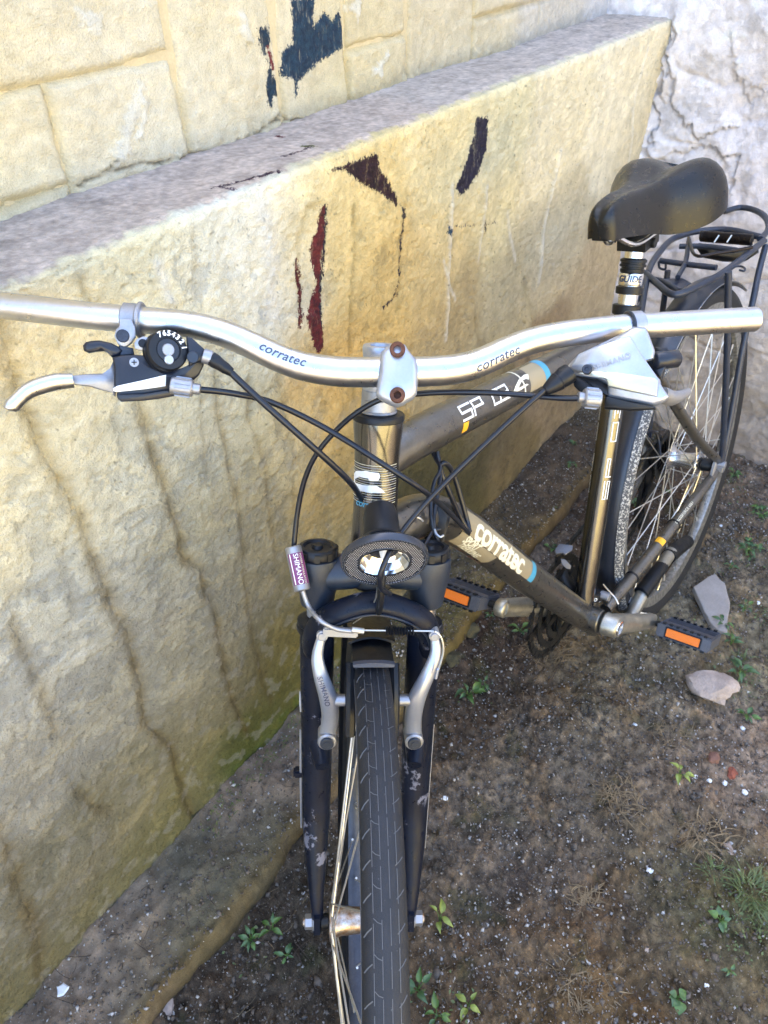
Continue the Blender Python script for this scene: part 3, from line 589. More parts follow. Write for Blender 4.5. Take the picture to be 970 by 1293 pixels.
for k, (r0, y) in enumerate(((.030, -.058), (.034, -.054), (.038, -.050), (.042, -.046), (.047, -.042), (.052, -.038))):
    mb = MB(); ring_arc(mb, rwh, r0, [(0, y-.0009), (0, y+.0009), (-.012, y+.0009), (-.012, y-.0009)], 0, 360, 40)
    for t in range(0, 360, 18): mb.add([rwh(r0-.001, t-4, y-.0008), rwh(r0-.001, t+4, y-.0008), rwh(r0+.0035, t+1.3, y), rwh(r0+.0035, t-1.3, y), rwh(r0-.001, t-4, y+.0008), rwh(r0-.001, t+4, y+.0008)], [(0, 1, 2, 3), (4, 5, 2, 3), (0, 3, 4), (1, 2, 5)])
    part(mb, 'sprocket', 'grease', RWHL)
# --- front fork
FORK = MB()
W_LOW = .372
for s in (-1, 1):
    v = s*.0567
    P = [fk(RAKE, s*.0545, -.014), fk(RAKE, s*.0545, .012), fk(RAKE*.86, s*.0555, .035), fk(.020, s*.0567, .085), fk(.006, s*.0567, .13), fk(0, v, .2), fk(0, v, .30), fk(0, v, W_LOW)]
    tube(FORK, P, [.0055, .0070, .0085, .0135, .0162, .0172, .0178, .0182], 16, 4, ref=FU)
    box(FORK, fk(RAKE, s*.0545, .004), (FU, FV, FW), (.022, .007, .026))
    tube(FORK, [fk(0, v, .235), fk(.014, v*.93, .222), fk(.034, v*.88, .212)], [.013, .0115, .008], 12, 2)       # brake boss
# arch tying the lowers over the tyre
A = [fk(.002, -.060, .335), fk(.018, -.060, .362), fk(.030, -.050, .388), fk(.034, -.026, .405), fk(.034, 0, .411), fk(.034, .026, .405), fk(.030, .050, .388), fk(.018, .060, .362), fk(.002, .060, .335)]
tube(FORK, A, [.013, .014, .014, .013, .013, .013, .014, .014, .013], 14, 4, flat=.85)
fork = part(FORK, 'fork_lowers', 'fork')
mb = MB(); tube(mb, [p+FU*.0125-FW*.006 for p in A[1:-1]], .0012, 6, 4); part(mb, 'edge_trim', 'cap', fork)
mb = MB()
for (w0, w1) in ((.10, .235), (.262, .285)): tube(mb, [fk(.004, -.0567-.0172, w0), fk(.002, -.0567-.0176, (w0+w1)/2), fk(.0, -.0567-.0178, w1)], [.0012, .0016, .0012], 8)
for (w0, w1) in ((.07, .24),): tube(mb, [fk(.010, .0567+.0160, w0), fk(.002, .0567+.0172, (w0+w1)/2), fk(.0, .0567+.0176, w1)], [.0006, .0008, .0006], 6)
part(mb, 'decal_edge', 'silver', fork)
mb = MB(); box(mb, fk(-.002, -.0567-.020, .175), (FU, FV, FW), (.012, .012, .010)); part(mb, 'cable_guide', 'fork', fork, bevel=.002)
for s, mt in ((-1, 'silver'), (1, 'chrome')):
    mb = MB(); cyl(mb, fk(0, s*.0555, .36), fk(0, s*.0555, .425), .0120); part(mb, 'stanchion', mt)
    mb = MB(); rod(mb, fk(0, s*.0567, .362), fk(0, s*.0567, .39), [(0, .0205), (.002, .0215), (.006, .0215), (.0075, .0195), (.009, .0208), (.013, .0206), (.016, .0165), (.018, .0125)] if s < 0 else [(0, .0195), (.002, .0200), (.005, .0198), (.009, .0165), (.011, .0125)], 24); part(mb, 'dust_seal', 'black')
    mb = MB(); rod(mb, fk(0, s*.0567, .392), fk(0, s*.0567, .45), [(0, .0150), (.002, .0172), (.012, .0185), (.036, .0222), (.052, .0228), (.055, .0222), (.0555, .019)], 32); cr = part(mb, 'crown_shoulder', 'cap')
    mb = MB(); rod(mb, fk(0, s*.0567, .447), fk(0, s*.0567, .462), [(0, .0195), (.002, .0205), (.009, .0200), (.011, .0185), (.0115, .0150), (.009, .0130), (.009, .006), (.0125, .0045), (.0125, .001)], 24)
    for k in range(10):
        t = k*math.pi/5; c = fk(math.cos(t)*.0203, s*.0567+math.sin(t)*.0203, .452); box(mb, c, (FU*math.cos(t)+FV*math.sin(t), FV*math.cos(t)-FU*math.sin(t), FW), (.002, .005, .008))
    part(mb, 'preload_knob', 'black', cr)
mb = MB(); tube(mb, [fk(.0, -.052, .428), fk(.004, -.028, .432), fk(0, 0, .436), fk(.004, .028, .432), fk(0, .052, .428)], [.017, .0175, .021, .0175, .017], 16, 4, flat=1.15); part(mb, 'fork_crown', 'cap')
# --- front mudguard
mb = MB(); k = 8; sec = [(0+.006*math.cos(math.pi*(i/k-.5)), -.0245+.049*i/k) for i in range(k+1)]; sec = sec+[(r-.0022, v*.93) for r, v in sec[::-1]]
ring_arc(mb, whl, RW+.013, sec, 112, 235, 50); fg = part(mb, 'front_mudguard', 'black')
mb = MB(); sec2 = [(0+.004*math.cos(math.pi*(i/k-.5)), -.0205+.041*i/k) for i in range(k+1)]; sec2 = sec2+[(r-.002, v*.93) for r, v in sec2[::-1]]
ring_arc(mb, whl, RW+.0085, sec2, 106.5, 114, 8); part(mb, 'tongue', 'black', fg)
mb = MB(); ring_arc(mb, whl, RW+.0100, [(.0022*math.cos(math.pi*(i/k-.5)), -.0208+.0416*i/k) for i in range(k+1)]+[(-.003, .020), (-.003, -.020)], 105.6, 106.6, 2); part(mb, 'cut_edge', 'pedal', fg)
# --- V-brakes
def Fz(px, py, u): return Hu(px, py, u)
armL = [(407, 800), (401, 828), (405, 852), (414, 880), (417, 905), (413, 930)]; armR = [(548, 800), (550, 825), (540, 852), (527, 880), (522, 905), (522, 930)]
for arm, wd in ((armL, [.0042, .0060, .0075, .0092, .0090, .0088]), (armR, [.0042, .0060, .0075, .0092, .0090, .0088])):
    P = [Fz(x, y, .050-.004*abs(i-2.5)) for i, (x, y) in enumerate(arm)]
    mb = MB(); tube(mb, P, wd, 14, 5, flat=.75, ref=FV); cyl(mb, P[0]-FU*.007, P[0]+FU*.006, .0058); ba = part(mb, 'brake_arm', 'silver')
    mb = MB(); cyl(mb, P[-1]-FU*.012+FW*0, P[-1]+FU*.011, .0098, ch=.0015); part(mb, 'pivot', 'alu_dull', ba)
    mb = MB(); cyl(mb, P[-1]+FU*.0105, P[-1]+FU*.0135, .0072, seg=20); cyl(mb, P[-1]+FU*.0130, P[-1]+FU*.0142, .004, seg=6); part(mb, 'pivot_bolt', 'cap', ba)
    mb = MB(); cyl(mb, P[0]+FU*.005, P[0]+FU*.008, .0042); part(mb, 'cable_bolt', 'alu_dull', ba)
    sx = 1 if arm is armL else -1
    q = Fz(432 if sx > 0 else 508, 884, .046); mb = MB(); cyl(mb, q-FV*sx*.009, q+FV*sx*.004, .0062, ch=.001); part(mb, 'pad_nut', 'alu_dull', ba)
    c = q+FV*sx*.0085; mb = MB(); tube(mb, [c+FW*.032-FU*.018, c+FW*.012-FU*.001, c-FW*.010+FU*.006, c-FW*.036+FU*.010], .0056, 8, 4, flat=1.0); part(mb, 'brake_pad', 'black', ba)
    if arm is armL: 
        pa = Path([p+0 for p in P], wd); V, F = text2d('SHIMANO', .0072, 0, .0001, 1.05)
        l0 = pa.near(411, 867); mb = MB(); mb.add([pa.at(l0+x, y, .0004, -.25) for x, y in V], F); mb.build('lettering', M['ink'], ba)
# --- noodle with its purple sleeve, cable and bellows across the arms
pN = [U(371, 690, .752), U(378, 722, .748), U(382, 745, .747)]
mb = MB(); cyl(mb, U(370, 690, .740), U(382, 746, .736), .0082, ch=.0012, seg=24); slv = part(mb, 'cable_sleeve', 'alu_dull')
sp_ = Path([U(370, 690, .740), U(382, 746, .736)], .0082)
Ls = sp_.L[-1]; patch_on(sp_, Ls*.16, Ls*.86, -.9, 1.2, M['label'], slv, 'label')
print_on(sp_, 'SHIMANO', Ls*.52, .0068, M['white'], slv, ang=.05, lift=.0005)
mb = MB(); mb.add([sp_.at(Ls*.17, 0, .0004, -.55), sp_.at(Ls*.17, 0, .0004, -.68), sp_.at(Ls*.85, 0, .0004, -.68), sp_.at(Ls*.85, 0, .0004, -.55)], [(0, 1, 2, 3)]); mb.build('stripe', M['white'], slv)
print_on(sp_, 'POWER MODULATOR', Ls*.52, .0030, M['cream'], slv, ang=.62, lift=.0005)
ns = [U(382, 746, .736), U(390, 766, .738), Fz(404, 783, .057), Fz(424, 794, .056), Fz(446, 797, .055)]
mb = MB(); tube(mb, ns, .0024, 10, 6); part(mb, 'brake_noodle', 'alu_dull')
mb = MB(); a_, b_ = Fz(408, 797, .050), Fz(452, 799, .050); box(mb, (a_+b_)/2, (unit(b_-a_), FU, FW), (np.linalg.norm(b_-a_), .006, .010)); part(mb, 'noodle_holder', 'alu_dull', bevel=.0015)
mb = MB(); cyl(mb, Fz(444, 795, .056), Fz(460, 797, .056), .0030); tube(mb, [Fz(455, 796, .053), Fz(548, 797, .056)], .0009, 6); tube(mb, [Fz(549, 797, .058), Fz(557, 805, .058), Fz(560, 822, .058), Fz(555, 842, .058), Fz(551, 853, .058)], .0010, 6, 5); part(mb, 'brake_cable', 'spoke')
mb = MB(); cyl(mb, Fz(553, 844, .0585), Fz(550, 857, .0585), .0019); part(mb, 'cable_end_cap', 'silver')
a_, b_ = Fz(487, 796, .053), Fz(523, 797, .053); L_ = np.linalg.norm(b_-a_); mb = MB(); rod(mb, a_, b_, [(L_*i/20, .0052 if i % 2 else .0030) for i in range(21)], 16); part(mb, 'cable_boot', 'black')
# --- head tube, headset, stem
HT0, HT1 = .4167, .5897
mb = MB(); rod(mb, fk(0, 0, HT0+.022), fk(0, 0, HT1), [(0, .0235), (.002, .0252), (.012, .0250), (.03, .0232), (.060, .0218), (.10, .0216), (.125, .0222), (.143, .0238), (.150, .0238), (.1508, .0232)], 48); head = part(mb, 'head_tube', 'frame', sharp=30)
hp = Path([fk(0, 0, HT0+.022), fk(0, 0, HT1)], .0218)
mb = MB(); rod(mb, fk(0, 0, HT1-.0006), fk(0, 0, HT1+.02), [(0, .0222), (.0002, .0246), (.004, .0248), (.006, .0238), (.0065, .0170)], 40); part(mb, 'headset_cup', 'black')
mb = MB(); rod(mb, fk(0, 0, HT1+.0058), fk(0, 0, HT1+.03), [(0, .0165), (.0012, .0175), (.003, .0165), (.0035, .0170), (.013, .0165), (.0135, .0158), (.014, .0165), (.022, .0163)], 36); part(mb, 'steerer_spacer', 'alu_dull')
mb = MB(); rod(mb, fk(0, 0, HT0), fk(0, 0, HT0+.03), [(0, .0225), (.004, .0262), (.016, .0262), (.022, .0240)], 36); part(mb, 'headset_cup', 'black')
STC = U(500, 470, .640)
mb = MB(); top = fk(0, 0, .6585)
rod(mb, fk(0, 0, HT1+.025), top, [(0, .0152), (.002, .0158), (.028, .0156), (.036, .0165), (.041, .0168), (.0435, .0160), (.0435, .0100), (.040, .0095), (.040, .001)], 32)
tube(mb, [fk(.004, 0, .640), fk(.03, 0, .642), STC-TO*.010-FU*.004], [.0145, .0135, .0165], 20, 6, flat=.95); stem = part(mb, 'stem', 'silver')
ox = [(330,200),(365,160),(400,138),(425,120),(470,96),(530,96),(580,118),(615,180),(665,240),(690,262),(706,340),(712,430),(706,540),(700,620),(660,672),(600,705),(560,735),(500,752),(450,742),(400,718),(335,685),(285,645),(283,600),(296,520),(312,400),(322,300)]
ox = [(440+x/8.08, 420+y/8.08) for x, y in ox]
cn = unit(unit(CAM-STC)+.15*np.array([0, 0, 1.]))
mb = MB(); plate(mb, ox, .6215, cn, .017, .0040); clamp = part(mb, 'face_plate', 'silver', stem, sharp=60)
mb = MB(); plate(mb, [((x-500)*.93+499, (y-470)*.93+470) for x, y in ox], .640, cn, .018, .003); part(mb, 'clamp_body', 'silver', stem, sharp=60)
for (x, y) in ((502, 441.5), (502, 499)):
    c = U(x, y, .6195); mb = MB(); rod(mb, c-cn*.006, c+cn*.01, [(0, .0063), (.0075, .0065), (.0085, .0058), (.0085, .0032), (.004, .0030), (.004, .0001)], 24); part(mb, 'clamp_bolt', 'rust', stem)
# head badge: fine pinstripes, white crest and small blue word
for k in range(17): 
    l = .072+k*.0024; patch_on(hp, l, l+.0005, -1.0, 1.35, M['ink_soft'] if k % 2 else M['cream'], head, 'pinstripe', 1, 14, .0006)
def outline_on(path, pts, m, parent, name, lift=.0008):      # filled outline in (px, py) of the photograph, wrapped on the tube
    from mathutils.geometry import tessellate_polygon
    P2 = []
    L3 = []
    for (x, y) in pts:
        v = unit(ray(x, y)); best = None
        for l in np.linspace(path.L[0], path.L[-1], 160):
            c = np.array([np.interp(l, path.L, path.P[:, k]) for k in range(3)]); 
            dd = np.linalg.norm(np.cross(c-CAM, v))
            if best is None or dd < best[0]: best = (dd, l, c)
        # refine: search (l, ang) so that the surface point projects on the ray
        l, a = best[1], 0.
        for _ in range(12):
            p = path.at(l, 0, lift, a); e = (p-CAM); e = e-v*(e@v); pl_ = path.at(l+.0005, 0, lift, a); pa_ = path.at(l, 0, lift, a+.01)
            Jl = (pl_-p)/.0005; Ja = (pa_-p)/.01; Jl = Jl-v*(Jl@v); Ja = Ja-v*(Ja@v)
            sol = np.linalg.lstsq(np.stack([Jl, Ja], 1), -e, rcond=None)[0]; l += float(np.clip(sol[0], -.02, .02)); a = float(np.clip(a+np.clip(sol[1], -.4, .4), -1.5, 1.5))
        L3.append((l, a))
    r = float(np.mean(path.r)); tri = tessellate_polygon([[Vector((l, a*r, 0)) for l, a in L3]])
    bm = bmesh.new(); vs = [bm.verts.new((l, a*r, 0)) for l, a in L3]
    for t in tri:
        try: bm.faces.new([vs[i] for i in t])
        except ValueError: pass
    for _ in range(3):
        e = [e for e in bm.edges if e.calc_length() > .004]
        if not e: break
        bmesh.ops.subdivide_edges(bm, edges=e, cuts=1); bmesh.ops.triangulate(bm, faces=bm.faces)
    bm.verts.index_update(); V = [path.at(v.co.x, 0, lift, v.co.y/r) for v in bm.verts]; F = [tuple(v.index for v in f.verts) for f in bm.faces]; bm.free()
    return MB().add(V, F).build(name, m, parent)
c6 = lambda L: [(420+x/7.183, 520+y/7.183) for x, y in L]
outline_on(hp, c6([(196,560),(215,535),(300,535),(420,555),(432,585),(415,625),(330,622),(325,605),(240,588),(205,610),(205,640),(260,660),(400,672),(445,700),(478,735),(400,738),(280,725),(210,705),(192,670)]), M['white'], head, 'crest')
l6 = hp.near(464, 628); V, F = text2d('corratec', .0095, .25, .0002, .95)
mb = MB(); mb.add([hp.at(l6+y, 0, .0008, .28-x/.0218) for x, y in V], F); mb.build('lettering', M['blue'], head)
# --- frame tubes
tt0, tt1 = Hy(498, 567), Hy(790, 417)
dt0, dt1 = Hy(520, 628), Hy(757, 792)
st0, st1 = fr(BBX, 0, BBZ), Hy(792, 386)
TT = Path([fk(0, 0, .545), tt0+(tt1-tt0)*.06, tt0+(tt1-tt0)*.3, tt1], [.0200, .0215, .0210, .0185], 12); DT = Path([fk(0, 0, .470), dt0+(dt1-dt0)*.1, dt0+(dt1-dt0)*.5, dt1+(st0-dt1)*.3], [.0235, .0245, .0240, .0225], 12); ST = Path([st0+RZ*.01-RX*.003, st1], .0172)
mb = MB(); tube(mb, list(TT.P), list(TT.r), 48); top_t = part(mb, 'top_tube', 'frame_dull')
mb = MB(); tube(mb, list(DT.P), list(DT.r), 48); down_t = part(mb, 'down_tube', 'frame_dull')
mb = MB(); tube(mb, [st0, st1], .0172, 48); seat_t = part(mb, 'seat_tube', 'frame')
mb = MB(); cyl(mb, fr(BBX, -.036, BBZ), fr(BBX, .036, BBZ), .0212, ch=.002, seg=32); part(mb, 'bottom_bracket_shell', 'frame_dull')
# printing on the top tube
lp = lambda path, x, y: path.near(x, y)
patch_on(TT, lp(TT, 650, 487), lp(TT, 671, 478), -.75, 1.0, M['tan'], top_t, 'decal', skew=.006)
patch_on(TT, lp(TT, 671, 478), lp(TT, 677, 475), -.75, 1.2, M['blue'], top_t, 'decal', lift=.0004)
patch_on(TT, lp(TT, 566, 540), lp(TT, 573, 537), -.95, -.45, M['amber'], top_t, 'sticker', lift=.0005, skew=.002)
patch_on(TT, lp(TT, 643, 492), lp(TT, 644.5, 491), -.8, 1.2, M['cream'], top_t, 'pinstripe', lift=.0005)
def blocky(path, spec, l0, sx, sy, ang, m, parent, th=.0020, skew=0., fl=1):      # square-cut letters from strokes
    mb = MB(); x0 = 0
    G = {'S': [(0,2,2,2),(0,1,0,2),(0,1,2,1),(2,0,2,1),(0,0,2,0)], 'P': [(0,0,0,2),(0,2,2,2),(2,1,2,2),(0,1,2,1)], '0': [(0,0,0,2),(0,2,2,2),(2,0,2,2),(0,0,2,0)], '.': [(0,0,.4,0)], '3': [(0,2,2,2),(0.5,1,2,1),(0,0,2,0),(2,0,2,2)], ' ': []}
    for ch in spec:
        for (a, b, c, d) in G[ch]:
            xa, ya, xb, yb = x0+a*sx/2, (b-1)*sy/2, x0+c*sx/2, (d-1)*sy/2
            dx, dy = xb-xa, yb-ya; Ln = math.hypot(dx, dy); ux, uy = dx/Ln, dy/Ln; h_ = th/2
            xa -= ux*h_; ya -= uy*h_; xb += ux*h_; yb += uy*h_; n = max(1, int(Ln/.004)); V = []; F = []
            for i in range(n+1):
                x, y = xa+(xb-xa)*i/n, ya+(yb-ya)*i/n
                for sg in (1, -1): X, Y = x-uy*h_*sg, y+ux*h_*sg; V.append(path.at(l0+fl*(X+Y*skew), fl*Y, .0006+.00005*(b+d), ang))
            for i in range(n): F.append((2*i, 2*i+1, 2*i+3, 2*i+2))
            mb.add(V, F)
        x0 += sx*(1.25 if ch not in '. ' else .7)
    return mb.build('lettering', m, parent)
blocky(TT, 'SP', lp(TT, 563, 527), .0185, .0150, .02, M['white'], top_t, .0026, .1)
blocky(TT, '03', lp(TT, 602, 506), .0145, .0150, .02, M['white'], top_t, .0026, .1)
ct = lambda L: [(540+x/6.0625, 440+y/6.0667) for x, y in L]
outline_on(TT, ct([(652,345),(672,290),(700,235),(740,200),(770,195),(775,240),(755,232),(725,245),(705,280),(700,302),(760,270),(775,275),(720,315)]), M['cream'], top_t, 'crest', .0008)
# printing on the down tube
patch_on(DT, lp(DT, 562, 655), lp(DT, 650, 718), -.12, 1.0, M['tan'], down_t, 'decal', 16, 10, skew=.004)
patch_on(DT, lp(DT, 563, 655), lp(DT, 608, 690), -.98, -.16, M['tan'], down_t, 'decal', 12, 8, skew=.004)
patch_on(DT, lp(DT, 650, 718), lp(DT, 655, 722), -.12, 1.15, M['blue'], down_t, 'decal', 2, 10, lift=.0004, skew=.004)
print_on(DT, 'corratec', lp(DT, 610, 690), .0400, M['cream'], down_t, ang=.40, off=.0012, space=.95, xs=1.25, lift=.0006)
print_on(DT, 'SPORT', lp(DT, 582, 667), .0140, M['cream'], down_t, ang=-.38, shear=.3, off=.0006, lift=.0006)
print_on(DT, 'TREKKING', lp(DT, 585, 675), .0125, M['cream'], down_t, ang=-.78, shear=.3, off=.0004, lift=.0006)
# printing on the seat tube
blocky(ST, 'SP 03', lp(ST, 752, 625), .030, .0085, -.55, M['white'], seat_t, .0016, fl=1)
for (y0, y1) in ((505, 530), (533, 556), (572, 595), (600, 623)): patch_on(ST, lp(ST, 760, y1), lp(ST, 760, y0), 1.28, 1.42, M['white'], seat_t, 'decal', 6, 2, .0004)
# rear triangle
for s in (-1, 1):
    mb = MB(); tube(mb, [fr(BBX-.03, s*.030, BBZ+.002), fr(.30, s*.040, .300), fr(.16, s*.054, .318), fr(.03, s*.066, RW-.012), fr(.0, s*.067, RW-.004)], [.0105, .0115, .0105, .0095, .0085], 16, 5); cs = part(mb, 'chain_stay', 'frame_dull')
    if s > 0:
        cp_ = Path([fr(BBX-.03, .030, BBZ+.002), fr(.30, .040, .300), fr(.16, .054, .318), fr(.03, .066, RW-.012)], [.0105, .0115, .0105, .0095])
        patch_on(cp_, cp_.near(833, 692), cp_.near(838, 686), -.7, .9, M['amber'], cs, 'sticker', lift=.0005)
        print_on(cp_, 'CROSSFORCE 6061', cp_.near(868, 655), .0075, M['cream'], cs, ang=-.1, off=.0001, space=1.1)
        for x, y in ((798, 728), (855, 664)):
            c = cp_.near(x, y); mb = MB(); rod(mb, cp_.at(c-.003, 0, -.012), cp_.at(c+.003, 0, -.012), [(0, .0115), (.001, .0128), (.0045, .0128), (.0055, .0115)], 20); part(mb, 'cable_tie', 'black', cs)
    ss_top = st1-unit(st1-st0)*.045
    mb = MB(); tube(mb, [ss_top+RY*s*.014, fr(.24, s*.032, .64), fr(.11, s*.056, .47), fr(.0, s*.068, RW+.016)], [.0085, .0095, .0095, .0085], 16, 5); part(mb, 'seat_stay', 'frame_dull')
    mb = MB(); prism(mb, [fr(x, s*.070, z) for x, z in ((.028, RW-.02), (.03, RW+.0), (.012, RW+.03), (-.006, RW+.032), (-.014, RW+.01), (-.014, RW-.014), (.006, RW-.022))], RY, .006, .001); part(mb, 'dropout', 'alu_dull')
# --- seat post, collar, saddle
sd = unit(st1-st0); SP = lambda h: st1+sd*h; hh = lambda px, py: float((Hy(px, py)-st1)@sd)
mb = MB(); cyl(mb, SP(-.05), SP(hh(806, 304)), .0140, seg=28); post = part(mb, 'seat_post', 'chrome')
hh = lambda px, py: float((Hy(px, py)-st1)@sd)
mb = MB(); rod(mb, SP(-.012), SP(.02), [(0, .0195), (.001, .0205), (.013, .0205), (.014, .0195)], 28); part(mb, 'seat_collar', 'black')
h1 = hh(798, 362); mb = MB(); rod(mb, SP(h1-.010), SP(h1+.02), [(0, .0172), (.001, .0195), (.010, .0198), (.0115, .0172)], 28); part(mb, 'clamp_ring', 'black', post)
h2 = hh(798, 351); mb = MB(); rod(mb, SP(h2-.010), SP(h2+.02), [(0, .0165), (.001, .0172), (.016, .0172), (.017, .0165)], 28); bd = part(mb, 'label_band', 'chrome', post)
bp_ = Path([SP(h2-.012), SP(h2+.01)], .0172); V, F = text2d('GUIDE', .0125, .1, .0004, 1.0); l_ = float(bp_.L[-1])*.5
mb = MB(); mb.add([bp_.at(l_+y, 0, .0005, .1-x/.0172) for x, y in V], F); mb.build('lettering', M['ink'], bd)
h3 = hh(799, 336); mb = MB(); rod(mb, SP(h3-.010), SP(h3+.02), [(.0, .0150), (.002, .0172), (.006, .0176), (.0065, .0160), (.009, .0160), (.0095, .0188), (.0125, .0188), (.013, .0172), (.0155, .0172), (.016, .0190), (.019, .0188), (.021, .0160)], 28); part(mb, 'rubber_boot', 'black', post)
mb = MB(); q = Hy(806, 302); box(mb, q-RZ*.002, (RX, RY, RZ), (.05, .042, .016)); cyl(mb, q-RY*.026-RZ*.004, q+RY*.026-RZ*.004, .007); part(mb, 'saddle_clamp', 'grease', post, bevel=.004)
# saddle: lofted shell (sections from nose to tail)
SB = Hy(806, 300)                # clamp point, rails here
sad = empty('saddle', SB); sad.location = (SB-wl(BK)).tolist(); sad.parent = BK
#   x forward, half width, top height, depth of skirt, squareness
SEC = [(.143,.0003,.056,.010),(.1415,.011,.066,.020),(.137,.0175,.073,.030),(.128,.0205,.078,.036),(.105,.0225,.081,.043),(.075,.0245,.081,.050),(.04,.030,.077,.054),(.005,.042,.076,.064),(-.025,.060,.079,.070),(-.052,.076,.083,.072),(-.078,.085,.085,.068),(-.100,.085,.083,.060),(-.118,.072,.078,.046),(-.128,.048,.072,.03),(-.132,.0008,.066,.012)]
V = []; F = []; K = 24
SEC2 = catmull([np.array(t) for t in SEC], 4)
for (x, hw_, zt, dp) in SEC2:
    for k in range(K+1):
        t = -1+2*k/K; y = hw_*(math.sin(t*math.pi/2)*.86+t*.14) if abs(t) < 1 else hw_*t
        f_ = abs(t); sag = .010*math.exp(-(t/.28)**2)*min(1, max(0, (.02-x)/.07)) + .0025*math.exp(-(t/.35)**2)
        z = zt-sag-dp*max(0, (f_-.50)/.50)**1.9
        yy = hw_*(1-.0*f_)*(t if f_ < .5 else math.copysign(.5+.5*math.sin((f_-.5)*math.pi), t))
        V.append(SB+RX*(x-.005)+RY*(yy+.003)+RZ*(z))
n = len(SEC2)
for i in range(n-1):
    for k in range(K): F.append((i*(K+1)+k, i*(K+1)+k+1, (i+1)*(K+1)+k+1, (i+1)*(K+1)+k))
V2 = [p-RZ*.006-(RY*0) for p in V]; o_ = len(V); F2 = [tuple(q+o_ for q in f[::-1]) for f in F]
mb = MB(); mb.add(V+V2, F+F2+[(i*(K+1), (i+1)*(K+1), o_+(i+1)*(K+1), o_+i*(K+1)) for i in range(n-1)]+[(i*(K+1)+K, (i+1)*(K+1)+K, o_+(i+1)*(K+1)+K, o_+i*(K+1)+K) for i in range(n-1)])
mb.build('saddle_cover', M['vinyl'], sad, sharp=70)
mb = MB(); prism(mb, [SB+RX*(x-.003)+RY*y*.9+RZ*.040 for x, y in [(.13, .012), (.05, .022), (0, .036), (-.06, .07), (-.1, .074), (-.12, .04), (-.12, -.04), (-.1, -.074), (-.06, -.07), (0, -.036), (.05, -.022), (.13, -.012)]], RZ, .006, .001); mb.build('saddle_base', M['black'], sad)
for s in (-1, 1):
    mb = MB(); tube(mb, [SB+RX*.11+RY*s*.006+RZ*.040, SB+RX*.06+RY*s*.018+RZ*.010, SB+RY*s*.022+RZ*.006, SB-RX*.06+RY*s*.024+RZ*.010, SB-RX*.09+RY*s*.03+RZ*.040], .0035, 8, 5); mb.build('rail', M['chrome'], sad)
# --- handlebar
BP = [(-36,378,.633),(0,385,.631),(50,391,.629),(100,397,.628),(150,402,.628),(200,406,.628),(245,411,.630),(285,422,.632),(320,437,.634),(352,452,.636),(385,463,.638),(425,469,.640),(465,470,.640),(500,469.5,.640),(540,469,.641),(575,466,.643),(605,458,.645),(640,442,.648),(670,431,.651),(705,423,.655),(750,417,.661),(800,412,.668),(850,409,.676),(900,406,.684),(953,403,.692)]
BR = [.0111]*6+[.0111,.0112,.0114,.0117,.0122,.0127,.0127,.0127,.0127,.0126,.0122,.0117,.0114,.0112,.0111,.0111,.0111,.0111,.0111]
BAR = Path([U(*p) for p in BP], BR, 6)
mb = MB(); tube(mb, [BAR.P[i] for i in range(len(BAR.P))], list(BAR.r), 36); bar = part(mb, 'handlebar', 'alu')
mb = MB()
t_ = unit(BAR.P[-1]-BAR.P[-2]); 
print_on(BAR, 'corratec', BAR.near(359, 445), .0112, M['ink'], bar, ang=.28, shear=.25, off=.00015, space=1.05)
print_on(BAR, 'corratec', BAR.near(625, 457), .0112, M['ink'], bar, ang=-.30, shear=.25, off=.00015, space=1.05)
def clampring(px, py, wdt, r, m, name, parent=None):
    l = BAR.near(px, py); mb = MB(); P = [BAR.at(l+d, 0, -np.interp(l+d, BAR.L, BAR.r)) for d in (-wdt/2, 0, wdt/2)]
    rod(mb, P[0], P[2], [(0, r-.001), (.001, r), (wdt-.001, r), (wdt, r-.001)], 32); return part(mb, name, m, parent)
# --- right-hand lever and shifter (left in the picture)
g1 = lambda L: [(130+x/6.0625, 370+y/6.06) for x, y in L]
g0 = lambda L: [(x/3.2333, 340+y/3.235) for x, y in L]
N1 = unit(unit(CAM-U(190, 450, .62))+.1*np.array([0, 0, 1.]))
LV = empty('brake_lever_and_shifter', (0, 0, 0)); LV.location = (U(190, 450, .62)-wl(BK)).tolist(); LV.parent = BK
def lp_(mb, name, m, **k): return mb.build(name, M[m], LV, **k)
clampr = clampring(166, 404, .013, .0133, 'alu_dull', 'lever_clamp')
clampring(178, 405, .0035, .0150, 'alu_dull', 'clamp_rim')
mb = MB(); plate(mb, g1([(125,200),(215,200),(245,260),(250,330),(215,380),(160,420),(110,385),(88,330),(98,280),(125,250)]), .606, N1, .010, .001); lp_(mb, 'clamp_lug', 'alu_dull')
mb = MB(); c = U(*g1([(152, 328)])[0], .6055); cyl(mb, c-N1*.002, c+N1*.0012, .0052); lp_(mb, 'clamp_bolt', 'rim')
mb = MB(); plate(mb, g1([(70,490),(140,475),(230,470),(330,478),(360,540),(440,590),(520,600),(640,560),(760,500),(790,470),(770,560),(740,620),(690,670),(600,680),(560,760),(540,785),(420,808),(300,820),(140,828),(110,800),(104,760),(85,700),(85,560)]), .608, N1, .018, .0018); lp_(mb, 'lever_housing', 'shift', sharp=55)
mb = MB(); plate(mb, g1([(104,780),(300,770),(490,745),(560,755),(545,787),(420,810),(300,824),(140,832),(112,806)]), .6045, N1, .004, .001); lp_(mb, 'lever_tongue', 'shift', sharp=55)
mb = MB(); plate(mb, g1([(78,728),(110,710),(300,668),(484,624),(480,712),(300,738),(110,756),(80,750)]), .6025, N1, .004, .0008); lp_(mb, 'cover_plate', 'white')
